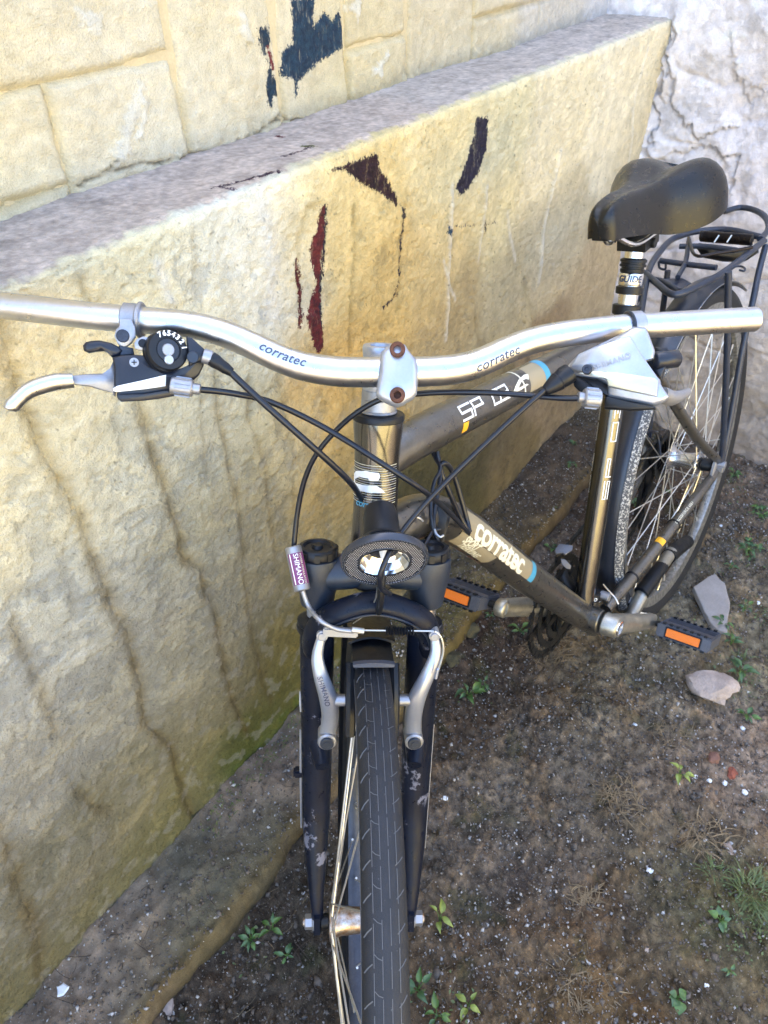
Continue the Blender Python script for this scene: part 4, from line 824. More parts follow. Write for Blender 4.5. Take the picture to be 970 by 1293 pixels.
mb = MB(); c = U(*g1([(240, 532)])[0], .605); rod(mb, c-N1*.004, c+N1, [(0, .0042), (.006, .0044), (.007, .0036), (.0072, .0003)], 20); sc_ = lp_(mb, 'cross_head_screw', 'alu_dull')
mb = MB(); box(mb, c+N1*.0034, (CR, CU, N1), (.0042, .0008, .0006)); box(mb, c+N1*.00345, (CU, CR, N1), (.0042, .0008, .0006)); mb.build('screw_slot', M['black'], sc_)
mb = MB(); plate(mb, g1([(-30,360),(60,378),(120,410),(150,440),(120,480),(70,490),(40,450),(0,440),(-60,445),(-110,455),(-148,440),(-155,400),(-130,372),(-80,362)]), .600, N1, .010, .0025); lp_(mb, 'thumb_lever', 'shift', sharp=60)
mb = MB(); plate(mb, g1([(120,400),(230,420),(240,470),(130,478)]), .607, N1, .006, .001); lp_(mb, 'lever_link', 'cap')
mb = MB(); plate(mb, g1([(240,380),(260,350),(310,332),(360,345),(372,380),(345,430),(290,440),(245,425)]), .604, N1, .004, .0008); lk = lp_(mb, 'index_plate', 'alu_dull')
mb = MB(); c = U(*g1([(305, 385)])[0], .6035); cyl(mb, c, c+N1*.001, .0035); mb.build('plate_hole', M['black'], lk)
# dial
DC = U(*g1([(500, 435)])[0], .602); DN = unit(N1+.35*CR+.10*CU); _, da, db = frame_of(DN, CU)
mb = MB(); rod(mb, DC-DN*.016, DC+DN, [(0, .0155), (.003, .0168), (.006, .0160), (.007, .0166), (.0145, .0164), (.016, .0152), (.0162, .0100), (.0152, .0098), (.0152, .001)], 48); dial = lp_(mb, 'gear_dial', 'black')
mb = MB(); cyl(mb, DC-DN*.0008, DC+DN*.0006-DN*.0004, .0090, seg=32); mb.build('dial_ring', M['shift'], dial)
mb = MB(); cyl(mb, DC-DN*.0005, DC+DN*.0012, .0050, ch=.0008); mb.build('dial_bolt', M['alu_dull'], dial)
mb = MB(); c = DC+DN*.0004-da*.0078-db*.0005; cyl(mb, c-DN*.002, c+DN*.001, .0038); mb.build('dial_stop', M['lens_dot'], dial)
for k, ch in enumerate('1234567'):
    V, F = text2d(ch, .0058, 0, .0002); a = R_(12+k*19); rr = .0132
    er = unit(CR*math.cos(a)+CU*math.sin(a)); er = unit(er-DN*(er@DN)); et = np.cross(DN, er)
    mb = MB(); mb.add([DC+DN*.0004+er*(rr+y*1.0)-et*x for x, y in V], F); mb.build('lettering', M['white'], dial)
mb = MB(); plate(mb, g1([(640,330),(680,340),(790,440),(830,470),(800,530),(760,520),(700,540),(660,560),(650,450)]), .610, N1, .012, .0015); lp_(mb, 'cable_exit', 'shift', sharp=55)
mb = MB(); c = U(*g1([(688, 492)])[0], .6075); cyl(mb, c-N1*.002, c+N1*.0008, .0048); lp_(mb, 'cap_screw', 'cap')
a_, b_ = U(*g1([(765, 478)])[0], .611), U(*g1([(835, 500)])[0], .6125); mb = MB(); cyl(mb, a_, b_, .0060); lp_(mb, 'ferrule', 'alu_dull')
a_, b_ = U(*g1([(825, 498)])[0], .6122), U(*g1([(960, 590)])[0], .616); mb = MB(); rod(mb, a_, b_, [(0, .0058), (.004, .0060), (.010, .0050), (.014, .0048), (.020, .0036), (np.linalg.norm(b_-a_), .0034)], 16); lp_(mb, 'rubber_boot', 'black')
a_, b_ = U(*g1([(520, 705)])[0], .607), U(*g1([(690, 730)])[0], .609); L_ = np.linalg.norm(b_-a_); tt_, aa_, bb_ = frame_of(b_-a_)
mb = MB(); cyl(mb, a_, b_, .0072, ch=.001, seg=16); bar_ad = lp_(mb, 'barrel_adjuster', 'alu_dull')
for k in range(10): t = k*math.pi/5; box(mb := MB(), a_+tt_*L_*.55+(aa_*math.cos(t)+bb_*math.sin(t))*.0073, (tt_, aa_*math.cos(t)+bb_*math.sin(t), bb_*math.cos(t)-aa_*math.sin(t)), (L_*.7, .0014, .0020)); mb.build('rib', M['alu_dull'], LV, bevel=.0004)
mb = MB(); cyl(mb, b_-tt_*.001, b_+tt_*.006, .0045); lp_(mb, 'lock_nut', 'alu_dull')
# blade: fork at the pivot then the round finger part curling at its tip
mb = MB(); plate(mb, g0([(470,365),(455,400),(420,425),(340,428),(285,435),(240,455),(262,478),(300,470),(360,478),(420,495),(462,505),(470,520),(478,450)]), .612, N1, .007, .0015); bl_ = lp_(mb, 'lever_blade', 'alu_dull', sharp=60)
mb = MB(); tube(mb, [U(x/3.2333, 340+y/3.235, z) for x, y, z in [(300,455,.609),(230,460,.605),(160,478,.600),(110,500,.596),(75,530,.592),(48,560,.590),(42,575,.590)]], [.0060,.0070,.0070,.0066,.0062,.0064,.0050], 20, 6, flat=.85); mb.build('finger_grip', M['alu'], bl_, sharp=60)
# --- left-hand lever and shifter (right in the picture)
g2 = lambda L: [(690+x/5.105, 400+y/5.107) for x, y in L]
N2 = unit(unit(CAM-U(770, 470, .655))+.15*np.array([0, 0, 1.])-.1*CR)
LV = empty('brake_lever_and_shifter', (0, 0, 0)); LV.location = (U(770, 470, .65)-wl(BK)).tolist(); LV.parent = BK
clampring(801, 411, .012, .0133, 'alu_dull', 'lever_clamp'); clampring(793, 411, .003, .0140, 'cap', 'clamp_rim')
mb = MB(); plate(mb, g2([(128,322),(170,275),(215,232),(330,180),(470,112),(560,60),(640,66),(662,110),(700,215),(690,262),(640,275),(700,370),(735,405),(742,440),(795,520),(760,545),(700,572),(560,548),(395,520),(388,440),(330,405),(200,385),(150,370)]), .638, N2, .014, .0035); hs = lp_(mb, 'lever_housing', 'silver', sharp=60)
mb = MB(); plate(mb, g2([(205,240),(330,185),(540,120),(590,205),(655,300),(728,405),(715,515),(400,452),(380,400),(240,352),(180,345),(150,325)]), .6345, N2, .006, .0016); cv = mb.build('cover_plate', M['silver'], hs, sharp=60)
mb = MB(); plate(mb, g2([(162,392),(200,380),(330,400),(392,440),(396,530),(560,556),(700,580),(705,592),(560,602),(400,592),(372,590),(380,500),(300,480),(220,488),(180,450)]), .642, N2, .014, .002); lp_(mb, 'lever_tongue', 'black', sharp=60)
mb = MB(); plate(mb, g2([(205,362),(300,352),(430,358),(560,372),(700,395),(722,412),(712,505),(560,482),(402,445),(385,398),(290,378)]), .6325, N2, .003, .0008); mb.build('badge_panel', M['panel'], hs, sharp=60)
for x, y, r in ((262, 338, .0042), (600, 338, .0036), (636, 210, .0060)):
    c = U(*g2([(x, y)])[0], .633 if x < 620 else .637); mb = MB(); rod(mb, c-N2*.004, c+N2, [(0, r), (.0045, r), (.0052, r*.86), (.0052, r*.5), (.0035, r*.45), (.0035, .0002)], 20); lp_(mb, 'cover_screw', 'rim')
def flat_text(body, x, y, size, ang, d, m, parent, shear=0.):
    c = U(*g2([(x, y)])[0], d); ex = unit(CR*math.cos(ang)+CU*math.sin(ang)); ex = unit(ex-N2*(ex@N2)); ey = np.cross(N2, ex); V, F = text2d(body, size, shear, .0001, 1.1)
    mb = MB(); mb.add([c+ex*X+ey*Y+N2*.0006 for X, Y in V], F); mb.build('lettering', m, parent)
flat_text('SHIMANO', 425, 288, .0066, .30, .6335, M['ink_soft'], cv); flat_text('X-RAPIDFIRE  ST', 580, 450, .0042, -.17, .6315, M['ink'], cv, .2)
mb = MB(); cyl(mb, U(*g2([(690, 285)])[0], .648), U(*g2([(850, 268)])[0], .655), .0078, ch=.002); plate(mb, g2([(640,280),(720,250),(765,270),(770,330),(740,400),(690,350)]), .648, N2, .012, .002); lp_(mb, 'thumb_lever', 'shift', sharp=60)
mb = MB(); plate(mb, g2([(700,190),(780,200),(800,250),(740,420),(715,360),(700,270)]), .660, N2, .008, .002); lp_(mb, 'gear_housing', 'black', sharp=60)
a_, b_ = U(*g2([(345, 530)])[0], .638), U(*g2([(240, 520)])[0], .637); L_ = np.linalg.norm(b_-a_); tt_, aa_, bb_ = frame_of(b_-a_)
mb = MB(); cyl(mb, a_, b_, .0082, ch=.001, seg=16); lp_(mb, 'barrel_adjuster', 'alu_dull')
for k in range(10): t = k*math.pi/5; box(mb := MB(), a_+tt_*L_*.5+(aa_*math.cos(t)+bb_*math.sin(t))*.0083, (tt_, aa_*math.cos(t)+bb_*math.sin(t), bb_*math.cos(t)-aa_*math.sin(t)), (L_*.75, .0014, .0022)); mb.build('rib', M['alu_dull'], LV, bevel=.0004)
mb = MB(); cyl(mb, b_-tt_*.001, b_+tt_*.005, .0045); lp_(mb, 'lock_nut', 'alu_dull')
a_, b_ = U(*g2([(150, 360)])[0], .642), U(*g2([(-10, 480)])[0], .640); mb = MB(); L_ = np.linalg.norm(b_-a_); rod(mb, a_, b_, [(0, .0085), (.006, .0090), (.012, .0078), (.013, .0084), (.020, .0064), (.026, .0046), (L_, .0036)], 18); lp_(mb, 'rubber_boot', 'black')
mb = MB(); tube(mb, [U(836, 498, .655), U(850, 503, .672), U(868, 496, .70)], [.007, .007, .005], 12, 4, flat=.7); lp_(mb, 'lever_blade', 'alu_dull')
# --- cables
def cable(pts, r=.0026, name='cable', m='cable'):
    mb = MB(); tube(mb, [U(*p) for p in pts], r, 10, 8); return part(mb, name, m)
cable([(733,503,.637),(700,502,.645),(640,497,.655),(580,495,.662),(530,497,.668),(485,503,.672),(452,520,.680),(425,543,.690),(400,573,.702),(385,605,.716),(376,645,.730),(371,690,.741)])
cable([(243,491,.609),(290,496,.625),(340,507,.640),(395,532,.655),(440,558,.662),(490,590,.668),(535,620,.69),(565,645,.76),(592,673,.84)], .0027)
cable([(288,467,.616),(310,488,.622),(345,520,.632),(390,560,.648),(420,587,.665),(445,612,.690),(465,640,.745),(500,668,.79)], .0029)
cable([(688,492,.640),(650,526,.645),(605,568,.652),(560,612,.660),(525,650,.664),(500,683,.662),(487,708,.656),(480,728,.660),(481,742,.672),(492,750,.69)], .0026)
cable([(592,673,.84),(580,650,.83),(566,618,.81),(556,592,.80),(562,585,.80),(573,600,.82),(588,650,.84),(593,672,.842)], .0030)
cable([(545,560,.80),(548,575,.80),(556,592,.79),(548,610,.785),(544,640,.78),(547,668,.78),(556,690,.785),(560,705,.79),(550,720,.80),(545,708,.80)], .0022)
cable([(552,570,.80),(556,600,.80),(548,650,.79),(550,678,.79)], .0026)
cable([(536,690,.77),(546,672,.78),(556,668,.785)], .0018)
mb = MB(); tube(mb, [U(549, 668, .778), U(551, 674, .776), U(556, 678, .776), U(560, 676, .778)], .0012, 8, 4); part(mb, 'cable_clip', 'silver')
mb = MB(); tube(mb, [U(525, 652, .76), U(531, 655, .762), U(534, 658, .765)], .0012, 8, 4); part(mb, 'cable_clip', 'silver')
mb = MB(); plate(mb, [(520,640),(545,625),(570,650),(560,690),(545,690),(525,668)], .80, TO, .02, .004); part(mb, 'cable_stop_bridge', 'black')
mb = MB(); tube(mb, [U(546, 556, .82), U(553, 553, .82), U(559, 556, .82), U(553, 561, .82), U(546, 560, .82)], .0022, 8, 5); part(mb, 'cable_eye', 'grease')
mb = MB(); tube(mb, [U(477, 742, .70), U(474, 757, .73), U(468, 768, .745), U(459, 778, .755), U(446, 787, .765)], .0007, 6, 6); part(mb, 'dynamo_wire', 'spoke')
# --- headlamp
LF = unit(FU-.56*np.array([0, 0, 1.])); LC = U(486, 711, .668); _, la, lb = frame_of(LF, np.array([0, 0, 1.])); RL = .0392
lamp = empty('headlamp', LC); lamp.location = (LC-wl(BK)).tolist(); lamp.parent = BK
mb = MB(); rod(mb, LC-LF*.012, LC+LF, [(0, .020), (.002, RL-.004), (.006, RL), (.0105, RL), (.0125, RL-.001), (.0128, RL-.003), (.0115, RL-.0035), (.0115, .0235), (.0120, .0230), (.0120, .0222), (-.006, .0215)], 64); mb.build('reflector_ring', M['lens_ring'], lamp)
mb = MB()
for i in range(-18, 19):
    for j in range(-18, 19):
        x, y = i*.00205+(j % 2)*.001, j*.00205; r = math.hypot(x, y)
        if .0245 < r < RL-.0042: c = LC-LF*.0004+lb*x+la*y; mb.add([c+lb*.00065, c+la*.00065, c-lb*.00065, c-la*.00065, c+LF*.0004], [(0, 1, 4), (1, 2, 4), (2, 3, 4), (3, 0, 4)])
o_ = mb.build('reflector_prism', M['lens_dot'], lamp, sharp=10); o_['kind'] = 'stuff'
mb = MB()
for k in range(90):
    a = 2*math.pi*k/90; c = LC+(lb*math.cos(a)+la*math.sin(a))*(RL-.0024)+LF*.0003; box(mb, c, (lb*math.cos(a)+la*math.sin(a), la*math.cos(a)-lb*math.sin(a), LF), (.0018, .0014, .0006))
o_ = mb.build('rim_bead', M['lens_dot'], lamp, sharp=10); o_['kind'] = 'stuff'
mb = MB(); P_ = [(0, .0222), (-.003, .0205), (-.009, .016), (-.014, .010), (-.016, .0045)]; V = []; F = []; kk = 28
for (z, r) in P_:
    for k in range(kk): a = 2*math.pi*k/kk; r2 = r*(1+.025*(k % 2)); V.append(LC+LF*z+(lb*math.cos(a)*r2*1.02+la*math.sin(a)*r2*.92))
for i in range(len(P_)-1):
    for k in range(kk): F.append((i*kk+k, i*kk+(k+1) % kk, (i+1)*kk+(k+1) % kk, (i+1)*kk+k))
mb.add(V, F); mb.build('mirror', M['facet'], lamp, sharp=5)
mb = MB(); cyl(mb, LC-LF*.016, LC-LF*.004, .0046, .0030); mb.build('bulb', M['white'], lamp)
mb = MB(); rod(mb, LC-LF*.0175, LC-LF*.10, [(0, .018), (.003, .0215), (.006, .0205), (.0065, .0192), (.009, .0192), (.0095, .0182), (.0125, .0182), (.013, .0172), (.016, .0172), (.0165, .0165), (.033, .0162), (.041, .0145), (.045, .010), (.046, .002)], 36); mb.build('lamp_housing', M['black'], lamp, sharp=25)
mb = MB(); tube(mb, [LC-LF*.02-la*.018, U(481, 752, .69), U(479, 770, .735)], [.008, .006, .006], 10, 4, flat=.6); mb.build('bracket', M['black'], lamp)
# --- cranks, pedals, chainring, chain
CK = R_(215.5); cd_ = np.array([math.cos(CK), 0, math.sin(CK)])
def crank(s):
    d = (LEAN@cd_)*(s); y0, y1 = .052*s, .070*s; c = fr(BBX, 0, BBZ); b0, b1 = c+RY*y0, c+d*.170+RY*y1
    mb = MB(); cyl(mb, c+RY*.040*s, c+RY*.068*s, .0205, .0185, seg=32, ch=.003); tube(mb, [b0, b0+d*.05+RY*s*.004, b0+d*.11+RY*s*.012, b1], [.0200, .0185, .0165, .0150], 20, 4, flat=.80, ref=np.cross(d, RY)); cyl(mb, b1-RY*.009*s, b1+RY*.008*s, .0150, seg=24, ch=.002)
    ck = part(mb, 'crank', 'crank', sharp=50)
    mb = MB(); rod(mb, c+RY*.064*s, c+RY*.08*s, [(0, .0135), (.003, .0138), (.006, .0132), (.0065, .0098), (.004, .0095), (.004, .001)], 28); mb.build('dust_cap', M['chrome'], ck)
    p = b1+RY*.012*s; ax = CAM-p; ax = unit(ax-RY*(ax@RY)); ax = unit(rotm(RY, 14*1)@ax); up = unit(np.cross(ax, RY)); up = up if up@np.array([0, 0, 1.]) > 0 else -up
    mb = MB(); cyl(mb, p, p+RY*.10*s, .006, .005); ped = part(mb, 'pedal', 'grease')
    for e in (-1, 1):
        mb = MB(); box(mb, p+RY*.058*s+ax*e*.034, (RY, ax, up), (.092, .006, .026)); cage = mb.build('pedal_side', M['pedal'], ped, bevel=.0022)
        mb = MB(); box(mb, p+RY*.058*s+ax*e*.0375, (RY, ax, up), (.058, .004, .015)); mb.build('reflector', M['orange'], ped, bevel=.0008)
        mb = MB(); box(mb, p+RY*.058*s+ax*e*.0372, (RY, ax, up), (.064, .002, .020)); mb.build('reflector_frame', M['black'], ped, bevel=.0006)
        for t in range(7): mb = MB() if t == 0 else mb; box(mb, p+RY*(.022+t*.012)*s+ax*e*.034+up*.0140, (RY, ax, up), (.006, .006, .003)); box(mb, p+RY*(.022+t*.012)*s+ax*e*.034-up*.0140, (RY, ax, up), (.006, .006, .003))
        o_ = mb.build('grip_tooth', M['black'], ped); o_['kind'] = 'stuff'
    mb = MB(); box(mb, p+RY*.014*s, (RY, ax, up), (.007, .072, .022)); box(mb, p+RY*.102*s, (RY, ax, up), (.006, .072, .022)); box(mb, p+RY*.058*s, (RY, ax, up), (.088, .024, .018)); mb.build('pedal_body', M['pedal'], ped, bevel=.002)
crank(1); crank(-1)
bbp = lambda r, a, y=0: fr(BBX+r*math.cos(R_(a)), y, BBZ+r*math.sin(R_(a)))
for r0, y in ((.096, -.050), (.076, -.044), (.056, -.038)):
    mb = MB(); ring_arc(mb, bbp, r0, [(0, y-.0012), (0, y+.0012), (-.012, y+.0012), (-.012, y-.0012)], 0, 360, 72)
    nt_ = int(r0*2*math.pi/.0127)
    for t in range(nt_): a = 360*t/nt_; mb.add([bbp(r0-.001, a-1.8, y-.001), bbp(r0-.001, a+1.8, y-.001), bbp(r0+.004, a+.6, y), bbp(r0+.004, a-.6, y), bbp(r0-.001, a-1.8, y+.001), bbp(r0-.001, a+1.8, y+.001)], [(0, 1, 2, 3), (4, 5, 2, 3), (0, 3, 4), (1, 2, 5)])
    for t in range(5): a = 72*t; box(mb, bbp(r0*.45+.004, a, y), ((bbp(1, a)-bbp(0, a)), RY, np.cross(bbp(1, a)-bbp(0, a), RY)), (r0*.9, .004, .012))
    part(mb, 'chainring', 'grease')
mb = MB(); C0, C1 = (BBX, BBZ, .092), (0, RW, .038); n_l = 0
loop = [(BBX+.092*math.cos(R_(a)), BBZ+.092*math.sin(R_(a))) for a in range(97, -97, -6)]+[(BBX-.02-(BBX-.09)*k/30, BBZ-.092-.02*math.sin(math.pi*k/30)+.04*k/30) for k in range(31)]+[(.05+.02*math.cos(R_(a)), RW-.12+.03+.02*math.sin(R_(a))) for a in range(-60, 100, 30)]+[(.038*math.cos(R_(a)), RW+.038*math.sin(R_(a))) for a in range(300, 90, -15)]+[(.0+(BBX-.01)*k/32, RW+.038+.009*k/32) for k in range(33)]
for i in range(len(loop)):
    a, b = loop[i], loop[(i+1) % len(loop)]; L_ = math.hypot(b[0]-a[0], b[1]-a[1])
    if L_ > 1e-4 and L_ < .1: d_ = unit(fr(b[0], 0, b[1])-fr(a[0], 0, a[1])); box(mb, (fr(a[0], -.050, a[1])+fr(b[0], -.050, b[1]))/2, (d_, RY, np.cross(d_, RY)), (L_*1.05, .006 if i % 2 else .004, .008))
part(mb, 'chain', 'grease')
# --- derailleurs
c = Hy(744, 750); mb = MB(); rod(mb, c-sd*.008, c+sd*.02, [(0, .0185), (.001, .0205), (.015, .0205), (.016, .0185)], 28); fd = part(mb, 'front_derailleur', 'black', sharp=50)
fp = Path([c-sd*.010, c+sd*.010], .0205); V, F = text2d('SHIMANO', .0085, 0, .0002, 1.0); mb = MB(); mb.add([fp.at(fp.L[-1]*.46+y, 0, .0008, .15-x/.0205) for x, y in V], F); mb.build('lettering', M['white'], fd)
mb = MB(); cyl(mb, c+RY*.018-RX*.008, c+RY*.034-RX*.008, .008); mb.build('clamp_bolt', M['alu_dull'], fd)
mb = MB(); tube(mb, [U(762, 738, 1.21), U(768, 745, 1.20), U(777, 755, 1.19), U(781, 763, 1.19)], .0013, 6, 3); mb.build('cable_end', M['spoke'], fd)
mb = MB(); tube(mb, [c-RY*.02+RX*.006, c-RY*.040+RX*.012+RZ*.02, c-RY*.05+RZ*.035], [.012, .012, .010], 12, 3); mb.build('body', M['grease'], fd)
qf = lambda L: [(680+x/4.85, 640+y/4.85) for x, y in L]
mb = MB(); plate(mb, qf([(100,262),(130,225),(212,235),(208,262),(165,292),(150,280),(108,285)]), 1.22, np.array([.3, .2, .9]), .006, .001); plate(mb, qf([(138,320),(165,322),(203,362),(196,384),(172,380),(142,350)]), 1.215, TO, .004, .001); mb.build('cage', M['pedal'], fd)
rd = MB(); box(rd, fr(.02, -.075, RW-.05), (RX, RY, RZ), (.035, .03, .05)); box(rd, fr(.05, -.065, RW-.10), (unit(RX*.5-RZ), RY, unit(RZ*.5+RX)), (.10, .008, .03)); cyl(rd, fr(.035, -.055, RW-.075), fr(.035, -.047, RW-.075), .022); cyl(rd, fr(.06, -.055, RW-.135), fr(.06, -.047, RW-.135), .022); part(rd, 'rear_derailleur', 'grease', bevel=.003)
cable([(806,560,1.40),(812,548,1.42),(826,545,1.44),(832,556,1.45),(834,575,1.45)], .0026)
# --- rear mudguard
mb = MB(); k = 10; sec = [(.010*math.cos(math.pi*(i/k-.5))-.004, -.027+.054*i/k) for i in range(k+1)]; sec = sec+[(r-.002, v*.95) for r, v in sec[::-1]]
ring_arc(mb, rwh, RW+.012, sec, -22, 128, 70); rg_ = part(mb, 'rear_mudguard', 'fender')
mb = MB(); ring_arc(mb, rwh, RW+.012, [(-.0055, .0276), (.0015, .0245), (.0068, .0160), (.0062, .0158), (.001, .0238), (-.0055, .0262)], -22, 60, 60); part(mb, 'scuffed_edge', 'fender_worn', rg_)
mb = MB(); ring_arc(mb, rwh, RW+.008, [(0, .0268), (.0015, .0278), (.0015, .0262)], 60, 128, 30); part(mb, 'edge_trim', 'lens_dot', rg_)
# --- luggage rack
ZR = .735
RKE = empty('luggage_rack', (0, 0, 0)); RKE.location = (fr(0, 0, ZR)-wl(BK)).tolist(); RKE.parent = BK
def rk(P, r=.0052, name='rail', n=5, m='rack'): mb = MB(); tube(mb, P, r, 12, n if len(P) > 2 else 0); return mb.build(name, M[m], RKE)
z = lambda x, y, h=ZR: Hz(x, y, h)
rk([z(815, 345), z(830, 358), z(845, 370), z(858, 371), z(880, 362), z(915, 343), z(965, 304)], .0060)
rk([z(818, 345), z(826, 328), z(845, 305), z(862, 297), z(882, 292), z(920, 290), z(963, 300)], .0060)
rk([z(822, 352, ZR-.004), z(838, 356, ZR-.004), z(858, 368, ZR-.004)], .0055, 'cross_bar')
rk([z(858, 311), z(890, 311), z(930, 316)], .0052, 'cross_bar'); rk([z(834, 329), z(870, 334), z(905, 338)], .0052, 'cross_bar'); rk([z(870, 303), z(866, 330), z(856, 350)], .0045, 'cross_bar')
rk([z(960, 302), z(970, 290), z(968, 276), z(955, 266), z(935, 262), z(915, 267)], .0058, 'rear_hoop', 6)
mb = MB(); prism(mb, [z(*p, ZR-.006) for p in ((834, 352), (862, 351), (873, 357), (855, 368), (843, 362))], RZ, .002, .0004); mb.build('bridge_plate', M['rack'], RKE)
rk([fr(.33, .019, .70), z(818, 346)], .0055, 'stay', 0); rk([fr(.33, -.019, .70), z(819, 345)], .0055, 'stay', 0)
dl = fr(0, .074, RW+.008); rk([Hy(920, 343, .062), Hy(918, 450, .070), Hy(913, 560, .074), dl], .0058, 'stay')
rk([Hy(967, 310, .058), Hy(958, 345, .062), Hy(952, 375, .068), Hy(938, 440, .070), Hy(924, 520, .072), dl-RX*.006], .0058, 'stay')
dr = fr(0, -.074, RW+.008); rk([fr(-.02, -.062, ZR-.01), fr(-.01, -.070, .55), dr], .0055, 'stay', 0)
mb = MB(); cyl(mb, dl-RY*.008, dl+RY*.010, .0075, seg=18); mb.build('stay_bolt', M['alu_dull'], RKE)
# spring clamp: coils along a bar with wire jaw, and a rear lamp box under it
ca, cb_ = z(886, 298, ZR+.010), z(950, 303, ZR+.010); L_ = np.linalg.norm(cb_-ca); tt_, aa_, bb_ = frame_of(cb_-ca)
mb = MB(); tube(mb, [ca, cb_], .0085, 10); mb.build('spring_core', M['grease'], RKE)
mb = MB(); tube(mb, [ca+tt_*L_*i/320+(aa_*math.cos(i*.62)+bb_*math.sin(i*.62))*.0095 for i in range(321)], .0013, 5); mb.build('spring', M['spring'], RKE)
for q in (902, 918): mb = MB(); tube(mb, [z(q+6, 297, ZR+.022), z(q, 306, ZR+.012)], .0014, 6); mb.build('spring_wire', M['spoke'], RKE)
rk([z(870, 300, ZR+.01), z(878, 322, ZR+.012), z(905, 320, ZR+.012), z(950, 312, ZR+.01)], .0030, 'clamp_wire', 5, 'spring')
mb = MB(); plate(mb, [(884,306),(905,316),(958,310),(960,318),(945,328),(920,327),(895,322)], 1.45, TO, .03, .006); mb.build('rear_lamp', M['black'], RKE, sharp=60)
rk([z(832, 330), z(833, 338, ZR-.012), z(840, 340, ZR-.014), z(841, 333, ZR-.004)], .0022, 'hook', 5); rk([z(926, 337), z(934, 336), z(940, 338), z(940, 342), z(934, 341)], .0018, 'hook', 5)
# --- kickstand folded up beside the chain stay
ks = [(792,785,1.300),(802,768,1.305),(812,748,1.31),(822,733,1.315)]
mb = MB(); tube(mb, [Hy(p[0], p[1], .030) for p in ks[:3]], [.0125, .0130, .0125], 16, 3); kst = part(mb, 'kickstand', 'crank')
mb = MB(); tube(mb, [Hy(810, 749, 0.030), Hy(830, 722, 0.036), Hy(836, 714, 0.036)], [.0150, .0140, .0130], 16, 3); mb.build('sleeve', M['black'], kst)
mb = MB(); tube(mb, [Hy(834, 716, 0.036), Hy(848, 697, 0.036)], .0125, 16); mb.build('leg', M['crank'], kst)
mb = MB(); tube(mb, [Hy(844, 703, 0.036), Hy(856, 692, 0.036), Hy(868, 684, 0.036)], [.0150, .0155, .0140], 16, 3); mb.build('rubber_foot', M['black'], kst)
mb = MB(); tube(mb, [Hy(778, 788, 0.030), Hy(794, 784, 0.030)], [.018, .015], 14); mb.build('pivot', M['black'], kst)
mb = MB(); ring_arc(mb, rwh, RW-.022, [(0, .0195), (.008, .0195), (.008, .0188), (0, .0188)], -52, -42, 10); part(mb, 'reflective_strip', 'white', RWHL)
for s in range(2): mb = MB(); a = (-35, 140)[s]; ring_arc(mb, rwh, RW-.025, [(0, .0190), (.012, .0190), (.012, .0180), (0, .0180)], a, a+9, 8); part(mb, 'reflective_strip', 'lens_dot', RWHL)
# ------------------------------------------------------------------ stones, gravel, litter and weeds on the ground
def ghv(s, q):
    i = np.clip(np.searchsorted(GS, s), 0, len(GS)-1); j = np.clip(np.searchsorted(GQ, q), 0, len(GQ)-1); z = GH[i, j]
    return np.where(q < .155, np.maximum(z, .040+fbm(s, q, 7, 4, 302)*.010), z)
def stuff_mesh(name, V, F, m):
    me = bpy.data.meshes.new(name); F = np.asarray(F); k = F.shape[1]
    me.vertices.add(len(V)); me.vertices.foreach_set('co', np.asarray(V, np.float32).ravel()); me.loops.add(F.size); me.loops.foreach_set('vertex_index', F.ravel().astype(np.int32))
    me.polygons.add(len(F)); me.polygons.foreach_set('loop_start', np.arange(0, F.size, k, dtype=np.int32)); me.update(calc_edges=True); me.materials.append(M[m])
    o = bpy.data.objects.new(name, me); COL.objects.link(o); o['kind'] = 'stuff'; return o
def scatter(name, m, n, sz, seed, dens=None, bed=.3, mx=3.):
    r = np.random.default_rng(seed); T = np.array([(1,0,0),(-1,0,0),(0,1,0),(0,-1,0),(0,0,1),(0,0,-1)], float)
    FT = np.array([(0,2,4),(2,1,4),(1,3,4),(3,0,4),(2,0,5),(1,2,5),(3,1,5),(0,3,5)])
    s, q = r.uniform(-.6, 1.6, n), r.uniform(0, 1.25, n)
    if dens is not None: k = r.random(n) < dens(s, q); s, q = s[k], q[k]
    n = len(s); a = np.minimum(sz*np.exp(r.normal(0, .45, n)), sz*mx)
    t = T[None]*(a[:, None]*np.stack([r.uniform(.7, 1.3, n), r.uniform(.6, 1.1, n), r.uniform(.4, .8, n)], 1))[:, None]*r.uniform(.65, 1.3, (n, 6, 1))
    A = np.linalg.qr(r.normal(size=(n, 3, 3)))[0]; t = np.einsum('nij,nkj->nki', A, t)
    c = WT*s[:, None]+WN*(q-WD)[:, None]+np.array([0, 0, 1.])*(ghv(s, q)+a*(.5-bed))[:, None]
    return stuff_mesh(name, (t+c[:, None]).reshape(-1, 3), (FT[None]+6*np.arange(n)[:, None, None]).reshape(-1, 3), m)
pn = lambda s, q, f, sd: perlin(s*f, q*f, sd)
dn = lambda s, q: np.clip(.40+1.1*(pn(s, q, 5, 500)+.15), .12, 1)*np.where(q > .17, 1, .6)
scatter('pale_gravel', 'chip', 22000, .00150, 1, dn)
scatter('tan_gravel', 'chip3', 22000, .0013, 5)
scatter('coarse_gravel', 'chip', 3600, .0024, 2, dn, mx=2.)
scatter('soil_clods', 'clod', 2600, .0050, 6, lambda s, q: np.where(q > .16, np.clip(pn(s, q, 6, 510)+.45, .1, 1), .15), bed=.45, mx=2.2)
scatter('grey_grit', 'chip2', 14000, .0018, 3)
scatter('soil_crumbs', 'clod', 30000, .0024, 4, lambda s, q: np.where(q > .03, .8, .2))
